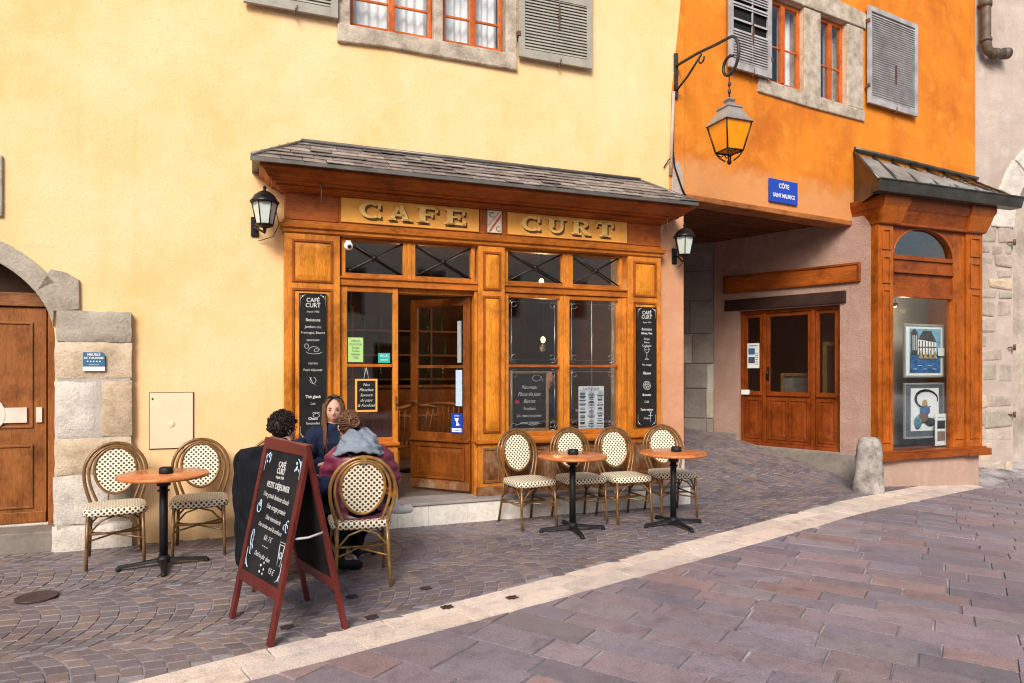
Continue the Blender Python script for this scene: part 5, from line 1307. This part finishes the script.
at0.ob.location=(-2.77,5.47,.7425); setp(at0.ob,'black round ashtray on the leftmost table','ashtray','black ashtrays on the tables')
for x,y,l in ((.60,6.70,'black round ashtray on the table nearer the open door'),(1.67,6.94,'black round ashtray on the right hand table')):
    o=at0.ob.copy(); COL.objects.link(o); o.location=(x,y,.7425); o['label']=l
mb=MB(); mb.lathe([(.0,0),(.04,0),(.045,.05),(.047,.08),(.041,.08),(.038,.01),(.0,.01)],M['white'],20); o=top('coffee_cup',mb,'white cup on the table between the seated people, hidden from the street','cup'); o.ob.location=(-1.38,5.68,.7425)

# ------------------------------------------------------------------ sandwich board
SBd=thing('sandwich_board','red framed folding chalkboard standing on the cobbles with breakfast menu','sandwich board',W,(-1.38,4.25,0))
fr_pts=dict(fl=Vector((-1.79,4.34,.0)),fr=Vector((-1.36,3.86,.0)),tl=Vector((-1.60,4.49,1.14)),tr=Vector((-1.19,3.99,1.12)),bl=Vector((-1.41,4.68,0)),br=Vector((-1.0,4.13,0)))
def leaf(a,b,c,front):
    X=(b-a).normalized(); up=(c-a); Z=(up-X*up.dot(X)).normalized(); Y=Z.cross(X)
    Mx=Matrix((X,Y,Z)).transposed().to_4x4(); Mx.translation=a; return Mx,(b-a).length
m1,wd=leaf(fr_pts['fl'],fr_pts['fr'],fr_pts['tl'],True)
m2,wd2=leaf(fr_pts['br'],fr_pts['bl'],fr_pts['tr'],False)
for mm,w_,lab in ((m1,wd,'chalk_leaf'),(m2,wd2,'chalk_leaf')):
    mb=MB(); Hh=1.155; fm=M['frame_red']; sx=.048
    first=mm is m1
    mb.box(0,sx,-.014,.014,0,Hh,fm); mb.box(w_-sx,w_,-.014,.014,0,Hh,fm); mb.box(sx,w_-sx,-.0125,.0125,Hh-.075,Hh-.002,fm); mb.box(sx,w_-sx,-.0125,.0125,.245,.315,fm)
    lf_=mb.build('leaf_frame',SBd,bev=.004,xf=mm)
    mb=MB(); mb.box(sx,w_-sx,-.004,.004,.315,Hh-.075,M['slateboard']); cb=mb.build('chalkboard',SBd,xf=mm)
    if first:
        mb=MB(); y=-.0048; c=w_/2
        cf(mb,sx+.005,.325,w_-2*sx-.01,.745,.0035,M['chalkblue'],y); 
        for k in range(7): mb.ell((sx+.03+random.uniform(0,.06),y,1.03+random.uniform(-.03,.03)),(.008,.002,.01),M['chalkblue'],6,4); mb.ell((w_-sx-.03-random.uniform(0,.06),y,1.02+random.uniform(-.04,.03)),(.008,.002,.01),M['chalkblue'],6,4); mb.ell((c+random.uniform(-.03,.03),y,.37+random.uniform(-.03,.04)),(.009,.002,.008),M['chalk'],6,4)
        for txt,z,s,bo,dx in (('CAFÉ',.985,.050,.0008,0),('CURT',.945,.050,.0008,0),('depuis 1930',.915,.026,0,0),('PETIT DÉJEUNER',.850,.050,.0006,0)):
            mbl=MB(); glyphs(txt,s,c+dx,y,z,M['chalk'],mbl,bold=bo,squash=.9); mbl.build('chalk_line',cb,xf=mm)
        for txt,z,s,dx in (('Une grande boisson chaude',.785,.046,0),('Une orange pressée',.720,.046,.03),('Une viennoiserie',.655,.044,.02),('Une tartine, oeuf & confiture',.600,.040,0),('Kfé  7 €',.535,.046,.0),('~ ~ ~',.485,.05,-.02),('Oeuf au plat  deux',.425,.042,-.03),('9.5 €',.365,.05,.13)):
            mbl=MB(); glyphs(txt,s,c+dx,y,z,M['chalk'],mbl,shear=.5,squash=.74,bold=-.0004,tilt=R(-2)); mbl.build('chalk_line',cb,xf=mm)
        def lp(cx,cz,rx,rz,a0=0,a1=6.28,n=14,r=.003): mb.tube([(cx+rx*math.cos(a0+(a1-a0)*i/n),y,cz+rz*math.sin(a0+(a1-a0)*i/n)) for i in range(n+1)],r,M['chalkblue'],5)
        mb.tube([(w_-.135,y,.55),(w_-.125,y,.43),(w_-.085,y,.43),(w_-.072,y,.55),(w_-.135,y,.55),(w_-.14,y,.565),(w_-.068,y,.565),(w_-.072,y,.55)],.0032,M['chalk'],5); lp(w_-.104,.49,.014,.018)
        lp(.11,.71,.028,.03); lp(.12,.74,.012,.02); lp(w_-.11,.65,.03,.02,0,4); lp(w_-.09,.66,.02,.035,1,5); lp(.10,.52,.016,.05,0,6.2); lp(.115,.45,.014,.03,0,5)
        mb.build('chalk_drawing',cb,xf=mm)
mb=MB(); wt=plain('grey_strap',(.5,.5,.5),.6)
a=m1@Vector((wd-.02,0,.60)); b=m2@Vector((.02,0,.62)); mb.tube([a,(a+b)/2+Vector((0,0,-.012)),b],.007,wt,6); mb.build('strap',SBd)
mb=MB(); a=m1@Vector((wd-.03,.02,1.145)); b=m1@Vector((.03,.02,1.145)); mb.tube([a,b],.012,M['rust'],8); mb.build('hinge_rod',SBd)

# ------------------------------------------------------------------ people
def remesh(mb,name,parent,voxel,mat,smooth=6,disp=None):
    me=bpy.data.meshes.new('tmp'); me.from_pydata([tuple(v) for v in mb.v],[],mb.f); me.validate()
    o=bpy.data.objects.new('tmp',me); COL.objects.link(o)
    r=o.modifiers.new('r','REMESH'); r.mode='VOXEL'; r.voxel_size=voxel; r.use_smooth_shade=True
    s=o.modifiers.new('s','SMOOTH'); s.factor=.5; s.iterations=smooth
    dg=bpy.context.evaluated_depsgraph_get(); nm=bpy.data.meshes.new_from_object(o.evaluated_get(dg)); nm.name=name
    bpy.data.objects.remove(o); bpy.data.meshes.remove(me)
    if disp:
        for v in nm.vertices: v.co+=v.normal*disp(v.co)
    nm.materials.clear(); nm.materials.append(mat)
    for p in nm.polygons: p.use_smooth=True; p.material_index=0
    ob=bpy.data.objects.new(name,nm); COL.objects.link(ob); ob.parent=parent.ob
    return Root(ob,None,Vector((0,0,0)))
def loft(mb,rings,m,seg=22,pw=2.4):
    vs=[]
    for c,rx,ry in rings:
        for x,y in superell(rx,ry,pw,seg): vs.append(Vector(c)+Vector((x,y,0)))
    n=len(rings); fs=[(i*seg+k,i*seg+(k+1)%seg,(i+1)*seg+(k+1)%seg,(i+1)*seg+k) for i in range(n-1) for k in range(seg)]
    fs.append(tuple(range(seg-1,-1,-1))); fs.append(tuple(range((n-1)*seg,n*seg))); mb.add(vs,fs,m,True)
def limb(mb,pts,rs_,m,seg=12):
    """limb through its joints, the bends rounded, the radius tapering"""
    P=[];Q=[]
    for i in range(len(pts)-1):
        a,b=Vector(pts[i]),Vector(pts[i+1])
        for k in range(8): t=k/8; P.append(a+(b-a)*t); Q.append(rs_[i]+(rs_[i+1]-rs_[i])*t)
    P.append(Vector(pts[-1])); Q.append(rs_[-1])
    for _ in range(2): P=[P[0]]+[(P[i-1]+P[i]*2+P[i+1])/4 for i in range(1,len(P)-1)]+[P[-1]]
    mb.tube(P,Q,m,seg)
    for p,q in ((P[0],Q[0]),(P[-1],Q[-1])): mb.ell(p,q*.98,m,10,8)
def head(mb,c,yaw,pitch,m):
    Mx=Matrix.Translation(Vector(c))@Matrix.Rotation(yaw,4,'Z')@Matrix.Rotation(pitch,4,'X')
    g=lambda a,b,s: math.exp(-((a-b)/s)**2)
    vs=[];fs=[]; sg,rg=36,28
    for i in range(rg+1):
        ph=math.pi*i/rg
        for k in range(sg):
            th=2*math.pi*k/sg; x,y,z=math.sin(ph)*math.cos(th),math.sin(ph)*math.sin(th),math.cos(ph)
            X,Y,Z=x*.071,y*.089,z*.113
            if Z<0: j=min(1,-Z/.118); X*=1-.28*j*j; Y=Y*(1-.10*j)+.012*j
            if y>0:
                f=y
                Y+=f*(.024*g(X,0,.011)*g(Z,-.022,.016)+.012*g(X,0,.008)*g(Z,.0,.02)+.005*g(Z,.032,.012)*g(abs(X),.03,.025)
                    -.010*g(abs(X),.031,.014)*g(Z,.008,.012)+.006*g(X,0,.022)*g(Z,-.058,.010)+.007*g(X,0,.018)*g(Z,-.098,.014)-.004*g(Z,-.073,.007)*g(X,0,.03))
            vs.append(Mx@Vector((X,Y,Z)))
    for i in range(rg):
        for k in range(sg): fs.append((i*sg+k,(i+1)*sg+k,(i+1)*sg+(k+1)%sg,i*sg+(k+1)%sg))
    mb.add(vs,fs,m,True)
    for s in (-1,1): mb.ell(Mx@Vector((s*.076,-.005,-.005)),(.010,.018,.030),m,10,8)
    return Mx
def hand(mb,wrist,dirv,palmn,m,side=1,curl=.6):
    """palm, four unequal fingers curling towards palmn, thumb leaving the side of the palm"""
    d=Vector(dirv).normalized(); n=Vector(palmn); n=(n-d*n.dot(d)).normalized(); s=d.cross(n)*side; w0=Vector(wrist)
    for i in range(5):
        t=i/4; cc=w0+d*(.015+.075*t)
        for q in (-.026,0,.026): mb.ell(cc+s*q*(.7+.4*t),.0145,m,8,6)
    for q,L in ((-.032,.062),(-.011,.078),(.010,.084),(.031,.074)):
        p=w0+d*.088+s*q; dd=d.copy(); pts=[p-d*.02,p]
        for k,f in enumerate((.45,.32,.23)):
            a=curl*(.5+.35*k); dd=(dd*math.cos(a)+n*math.sin(a)).normalized(); p=p+dd*L*f; pts.append(p)
        mb.tube(pts,[.0095,.009,.0085,.008,.0068],m,8); mb.ell(pts[-1],.0068,m,8,6)
    p=w0+d*.028+s*.036; dd=(d*.7+s*.7+n*.25).normalized(); q=p+dd*.04; r=q+(d*.9+n*.4).normalized()*.032
    mb.tube([w0+d*.02+s*.015,p,q,r],[.013,.0115,.0095,.008],m,8); mb.ell(r,.008,m,8,6)
def tissue(v,k=1): return .0045*k*(math.sin(v.z*41+v.x*23+2*math.sin(v.y*19))+math.sin(v.x*37-v.y*31+v.z*9)+.6*math.sin(v.z*95-v.x*60+3*math.sin(v.x*25)))
def person(label,loc,rz,J):
    t=thing('person',label,'person',W,(0,0,0)); t.ob.location=(*loc,0); t.ob.rotation_euler=(0,0,rz)
    m=M['skin']; mb=MB(); ln=J.get('lean',0); zt=J.get('dz',0)
    ch=Vector((J.get('lx',0),ln,0))
    sh=1.01+zt; nk=Vector((ch.x,ln+.01,1.06+zt)); hc=Vector(J['head'])
    def rings(k,bulge=None):
        out=[]
        for i in range(17):
            q=i/16; z=.44+(sh+.02-.44)*q; cy=-.02+ln*q**1.3; cx=ch.x*q
            rx=.155+.02*math.sin(q*6)*0-.028*math.sin(q*math.pi)**2+(.03*q if q<.85 else .03-.11*(q-.85)/.15); ry=.115-.015*math.sin(q*math.pi)-(.05*max(0,q-.8)/.2)
            if bulge: rx+=bulge(q); ry+=bulge(q)
            out.append(((cx,cy,z),rx+k,ry+k))
        return out
    loft(mb,rings(0),m)
    limb(mb,[nk-Vector((0,.01,.08)),(hc+nk)/2,hc-Vector((0,.01,.03))],[.062,.052,.055],m)
    Mx=head(mb,hc,J.get('yaw',0),J.get('pitch',0),m)
    arms=J['arms']; legs=J['legs']
    for s,(el_,wr_,hd,hn) in zip((-1,1),arms):
        shp=Vector((ch.x+s*.165,ln-.005,sh-.03)); limb(mb,[shp,el_,wr_],[.048,.038,.026],m); hand(mb,wr_,hd,hn,m,-s,J.get('curl',.6))
    for s,(kn,an,toe) in zip((-1,1),legs):
        limb(mb,[(s*.085,-.01,.53),kn,an],[.078,.056,.038],m); limb(mb,[an,toe],[.035,.028],m)
    remesh(mb,'body',t,.0075,m,3)
    # face
    for s in (-1,1):
        e=MB(); e.ell(Mx@Vector((s*.031,.0795,.008)),(.011,.006,.0055),M['eye'],10,6); e.build('eye',t)
        e=MB(); e.tube([Mx@Vector((s*.018,.090,.027)),Mx@Vector((s*.032,.088,.031)),Mx@Vector((s*.046,.078,.026))],[.0028,.0032,.002],J['hairm'],6); e.build('eyebrow',t)
    e=MB(); e.ell(Mx@Vector((0,.0925,-.060)),(.021,.006,.0065),M['lips'],12,6); e.build('lips',t)
    # trousers
    mb=MB(); pm=J['trm']
    loft(mb,[((0,-.02,.455),.155,.13),((0,-.02,.50),.175,.15),((0,-.02,.60),.165,.13),((0,-.02,.66),.15,.115)],pm)
    for s,(kn,an,toe) in zip((-1,1),legs):
        limb(mb,[(s*.085,-.01,.54),kn,Vector(an)+(Vector(kn)-Vector(an)).normalized()*.06],[.098,.074,.056],pm)
    remesh(mb,'trousers',t,.012,pm,4,lambda v: tissue(v,.8))
    for i,(kn,an,toe) in enumerate(legs):
        mb=MB(); sm=J['shoem'][i]; an=Vector(an); toe=Vector(toe); d=(toe-an); d.normalize()
        limb(mb,[an-d*.045+Vector((0,0,-.02)),an+d*.05+Vector((0,0,-.02)),toe+d*.03],[.044,.045,.036],sm); limb(mb,[an+Vector((0,0,.03)),an],[.048,.046],sm)
        remesh(mb,'shoe',t,.009,sm,3)
    # jacket
    mb=MB(); jm=J['jm']; pf=J.get('puff',0)
    loft(mb,[r for r in rings(.028 if not pf else .032,(lambda q: pf*abs(math.sin(q*math.pi*5.5))) if pf else None)],jm)
    loft(mb,[(nk+Vector((0,-.01,-.07)),.11,.09),(nk+Vector((0,-.01,-.01)),.075,.07),(nk+Vector((0,-.005,.03)),.072,.07)],jm)
    for s,(el_,wr_,hd,hn) in zip((-1,1),arms):
        shp=Vector((ch.x+s*.165,ln-.005,sh-.035)); k=.02+pf
        limb(mb,[Vector((ch.x+s*.06,ln-.005,sh-.01)),shp,el_,Vector(wr_)],[.075,.060+k,.050+k*.8,.040+k*.4],jm)
    remesh(mb,'jacket',t,.011,jm,5,(lambda v: .006*math.sin(v.z*70) if pf else tissue(v)) )
    return t,Mx,hc
# woman in maroon, back to the street
pm,Mx,hc=person('person in maroon puffer jacket and grey scarf with hair in a bun, seen from behind',(-1.15,5.17),face(-.30,.95),dict(head=(-.08,.07,1.14),dz=-.06,lean=.03,yaw=R(12),pitch=R(-6),
   arms=[((-.26,.14,.70),(-.12,.33,.78),(.4,.8,0),(0,-.2,-1)),((.27,.12,.70),(.14,.33,.78),(-.4,.8,0),(0,-.2,-1))],
   legs=[((.07,.42,.60),(.31,.44,.44),(.43,.50,.40)),((.09,.42,.47),(.0,.42,.10),(-.02,.56,.045))],hairm=M['hairbrown'],trm=M['blackcloth'],shoem=[M['sneaker'],M['black']],jm=M['maroon'],puff=.007))
mb=MB(); m=M['hairbrown']
mb.ell(Mx@Vector((0,-.022,.022)),(.084,.086,.104),m,20,14,.0); mb.ell(Mx@Vector((.0,-.105,.03)),(.052,.042,.05),m,14,10,.05)
for k in range(170):
    a=random.uniform(0,6.28); b=random.uniform(-.5,1.3); p=Mx@Vector((.088*math.cos(a)*math.cos(b),-.022-abs(.092*math.sin(a))*math.cos(b),.022+.108*math.sin(b))); q=Mx@Vector((random.uniform(-.03,.03),-.12,.03+random.uniform(-.03,.03)))
    mid=(p+q)/2; mid+= (mid-(Mx@Vector((0,-.02,.02)))).normalized()*.028; mb.tube([p,mid,q],[.003,.0035,.002],m,4)
for k in range(9):
    r0=.018+.030*random.random(); mb.tube([Mx@Vector((r0*math.cos(a+k),-.135+.012*math.sin(a*2+k)-r0*.2,.03+r0*math.sin(a+k))) for a in [i*.6 for i in range(11)]],.006,m,5)
mb.build('hair',pm)
mb=MB(); m=M['scarf']
rg_=[((-.01,.03,1.125),.060,.060),((-.01,.02,1.09),.085,.085),((-.01,.0,1.05),.115,.105),((-.015,-.015,1.01),.135,.115),((-.02,-.03,.98),.150,.12),((-.02,-.025,.965),.140,.11)]
loft(mb,rg_,m,26,2.2)
for k in range(6): mb.tube([(-.01+(.075+.02*k)*math.cos(a),.01-.008*k+(.075+.012*k)*math.sin(a),1.10-.028*k+.02*math.sin(a*2+k)) for a in [i*.35 for i in range(18)]],.017,m,8,True)
remesh(mb,'scarf',pm,.011,m,3,lambda v:.006*math.sin(v.z*90+v.x*45+2*math.sin(v.x*22))+.005*math.sin(v.x*70+v.y*40+v.z*30))
mb=MB(); mb.tube([(-.17,.10,.98),(-.10,-.12,.96),(.0,-.155,.86),(.17,-.13,.62),(.2,-.02,.52)],.009,M['black'],6); mb.build('bag_strap',pm)
# long haired woman facing the street
pn,Mx,hc=person('person with long straight brown hair, navy jacket and sunglasses pushed up, facing the street',(-1.57,6.00),face(.30,-.95),dict(head=(-.0,.10,1.225),dz=.03,lean=.06,yaw=R(-4),pitch=R(-5),
   arms=[((-.27,.20,.76),(-.10,.36,.80),(.4,.8,0),(0,-.2,-1)),((.27,.20,.76),(.12,.34,.80),(-.5,.7,0),(0,-.2,-1))],
   legs=[((-.10,.42,.52),(-.11,.46,.10),(-.12,.60,.045)),((.10,.42,.52),(.10,.42,.10),(.11,.56,.045))],hairm=M['hairbrown'],trm=M['navy'],shoem=[M['sneaker'],M['sneaker']],jm=M['navy']))
mb=MB(); m=plain('long_brown_hair',(.12,.052,.025),.42,0,.45,60)
mb.ell(Mx@Vector((0,-.028,.030)),(.086,.086,.102),m,20,14,.01)
for s in (-1,1):
    for k in range(90):
        t=k/90; rj=lambda q=.006: random.uniform(-q,q)
        p0=Mx@Vector((s*.004,.050-.10*t,.122+.006*math.sin(t*3))); p1=Mx@Vector((s*(.040+.02*t),.066-.11*t,.098-.0*t)); p2=Mx@Vector((s*(.070+.014*t)+rj(),.052-.10*t,.035)); p3=Mx@Vector((s*(.074+.016*t)+rj(),.045-.11*t,-.05))
        p4=Mx@Vector((s*(.070+.022*t)+rj(.012),.060-.13*t,-.16)); p5=Mx@Vector((s*(.066+.03*t)+rj(.018),.085-.15*t,-.27+rj(.01))); p6=Mx@Vector((s*(.06+.035*t)+rj(.025),.09-.15*t,-.36+rj(.03)))
        mb.tube([p0,p1,p2,p3,p4,p5,p6],[.005,.008,.009,.010,.010,.008,.002],m,5)
mb.build('hair',pn)
mb=MB()
for s in (-1,1): mb.ell(Mx@Vector((s*.030,.058,.118)),(.024,.012,.013),M['black'],12,8)
mb.tube([Mx@Vector((-.085,-.01,.06)),Mx@Vector((-.062,.04,.105)),Mx@Vector((0,.066,.120)),Mx@Vector((.062,.04,.105)),Mx@Vector((.085,-.01,.06))],.004,M['black'],6); mb.build('sunglasses',pn)
# curly haired person in the black coat
pc,Mx,hc=person('person with short dark curly hair and long black coat, seen from behind the sandwich board',(-1.72,5.16),face(.8,.6),dict(head=(-.10,.03,1.11),lx=-.06,dz=-.09,lean=.03,yaw=R(14),pitch=R(-8),
   arms=[((-.26,.20,.70),(-.08,.40,.78),(.4,.8,0),(0,-.2,-1)),((.27,.16,.68),(.12,.38,.78),(-.4,.8,0),(0,-.2,-1))],
   legs=[((-.12,.42,.51),(-.12,.44,.10),(-.12,.58,.045)),((.10,.42,.51),(.12,.38,.10),(.12,.52,.045))],hairm=M['hairdark'],trm=M['blackcloth'],shoem=[M['black'],M['black']],jm=M['navy']))
mb=MB(); m=M['hairdark']; mb.ell(Mx@Vector((0,-.020,.030)),(.090,.095,.108),m,20,14,.04)
for k in range(330):
    a=random.uniform(0,6.28); b=math.asin(random.uniform(-.45,1)); d=Vector((math.cos(a)*math.cos(b),math.sin(a)*math.cos(b),math.sin(b)))
    if d.y>.25 and d.z<.35: continue
    c=Vector((0,-.020,.030))+Vector((d.x*.092,d.y*.098,d.z*.112)); r=random.uniform(.009,.017); ax=Vector((random.gauss(0,1),random.gauss(0,1),random.gauss(0,1))).normalized(); u=ax.orthogonal().normalized(); v=ax.cross(u)
    mb.tube([Mx@(c+d*random.uniform(0,.006)+(u*math.cos(t)+v*math.sin(t))*r+ax*t*.002) for t in [i*.9 for i in range(7)]],.0042,m,4)
mb.build('hair',pc)
mb=MB(); m=M['blackcloth']
# coat: shoulders over the chair back and the skirt hanging behind it
def fold(v): return .010*math.sin(math.atan2(v.y+.17,v.x)*9+v.z*2.5)*min(1,max(.15,(1.0-v.z)*2.2))+.004*math.sin(v.z*33+v.x*20)
loft(mb,[((0,-.03,1.02),.085,.075),((-.03,-.06,1.0),.10,.09),((-.01,-.13,.985),.145,.17),((0,-.135,.94),.19,.195),((0,-.13,.86),.235,.205),((0,-.125,.78),.258,.205),((0,-.13,.66),.285,.212),((0,-.14,.50),.268,.185),((0,-.155,.42),.255,.165),((0,-.185,.28),.25,.125),((0,-.20,.14),.235,.105),((0,-.205,.10),.225,.095)],m,32,5)
remesh(mb,'coat_skirt',pc,.012,m,3,fold)

mb=MB()
for k in range(3): mb.tube([(.02+(.075+.01*k)*math.cos(a),.06+(.07+.01*k)*math.sin(a),1.02-.03*k+.015*math.sin(a*2+k)) for a in [i*.35 for i in range(18)]],.026,M['navy'],8,True)
remesh(mb,'scarf',pc,.011,M['navy'],3,lambda v:.004*math.sin(v.z*60+v.x*30))

# a guest indoors behind the right display window
pi,Mx,hc=person('bald person in a dark jumper sitting inside behind the right display window',(0,0),0,dict(head=(0,.08,1.20),lean=.04,yaw=R(25),pitch=R(-5),
   arms=[((-.26,.20,.74),(-.10,.38,.80),(.4,.8,0),(0,-.2,-1)),((.26,.20,.74),(.12,.38,.80),(-.5,.7,0),(0,-.2,-1))],
   legs=[((-.10,.42,.52),(-.10,.42,.10),(-.10,.56,.045)),((.10,.42,.52),(.10,.42,.10),(.10,.56,.045))],hairm=M['hairdark'],trm=M['blackcloth'],shoem=[M['black'],M['black']],jm=M['navy']))
pi.ob.location=F.P(3.75,1.25,.24); pi.ob.rotation_euler=(0,0,F.a+R(-100))

# building across the street, behind the viewer (it lights and mirrors in the panes)
OPf=Frame(12,-7.5,201)
mb=MB(); OP=thing('opposite_building','pale stone house across the street, mirrored in the cafe panes','building',OPf,(10,0,0))
hs=[(x,x+1.1,z,z+1.7) for x in (-10.5,-7.5,-4.5,-1.5,1.5,4.5,7.5,10.5,13.5,16.5,19.5,22.5,25.5) for z in (3.6,6.3)]+[(x,x+1.8,-.0,2.6) for x in (2.5,7.0,11.5,16)]
wall(mb,-12,30,-.5,8.4,hs,M['opp'])
mb.add([(-12,.4,8.4),(30,.4,8.4),(30,7,8.4),(-12,7,8.4)],[(0,1,2,3)],M['slate']); mb.build('wall',OP)
for a,b,c,d in hs:
    mb=MB(); frame_rect(mb,a,b,c,d,.08,.15,.25,M['shutter']); mb.box((a+b)/2-.03,(a+b)/2+.03,.15,.25,c+.08,d-.08,M['shutter']); mb.box(a,b,.26,.3,c,d,M['interior']); mb.build('window',OP)
EXPO=.47
# ------------------------------------------------------------------ light, sky, camera
w=bpy.data.worlds.new('World'); sc.world=w; w.use_nodes=True; nt=w.node_tree
bg=nt.nodes['Background']; sky=nt.nodes.new('ShaderNodeTexSky'); sky.sky_type='NISHITA'; sky.sun_disc=False
EL,AZ=36,190   # azimuth the sun stands at, clockwise from +Y
sky.sun_elevation=R(EL); sky.sun_rotation=R(AZ); sky.air_density=1.2; sky.dust_density=3.5; sky.ozone_density=.8
nt.links.new(sky.outputs[0],bg.inputs[0]); bg.inputs[1].default_value=.125
ld=bpy.data.lights.new('sun','SUN'); ld.energy=2.4; ld.angle=R(22); ld.color=(1,.935,.85)
lo=bpy.data.objects.new('sun',ld); COL.objects.link(lo); lo.location=(0,0,20)
sd=Vector((math.sin(R(AZ))*math.cos(R(EL)),math.cos(R(AZ))*math.cos(R(EL)),math.sin(R(EL))))
lo.rotation_euler=(-sd).to_track_quat('-Z','Y').to_euler()
cd=bpy.data.cameras.new('camera'); cd.sensor_width=36; cd.lens=36*683/1024; cd.shift_y=(370-341.5)/1024; cd.clip_start=.05; cd.clip_end=500
co=bpy.data.objects.new('camera',cd); COL.objects.link(co); co.location=(0,0,1.57); co.rotation_euler=(R(90),0,0); sc.camera=co
sc.render.engine='CYCLES'
sc.cycles.max_bounces=8; sc.cycles.diffuse_bounces=4; sc.cycles.glossy_bounces=4; sc.cycles.transparent_max_bounces=12
sc.view_settings.view_transform='Standard'; sc.view_settings.look='None'; sc.view_settings.gamma=1; sc.view_settings.exposure=EXPO
sc.cycles.filter_width=1.15
sc.render.resolution_x=1024; sc.render.resolution_y=683
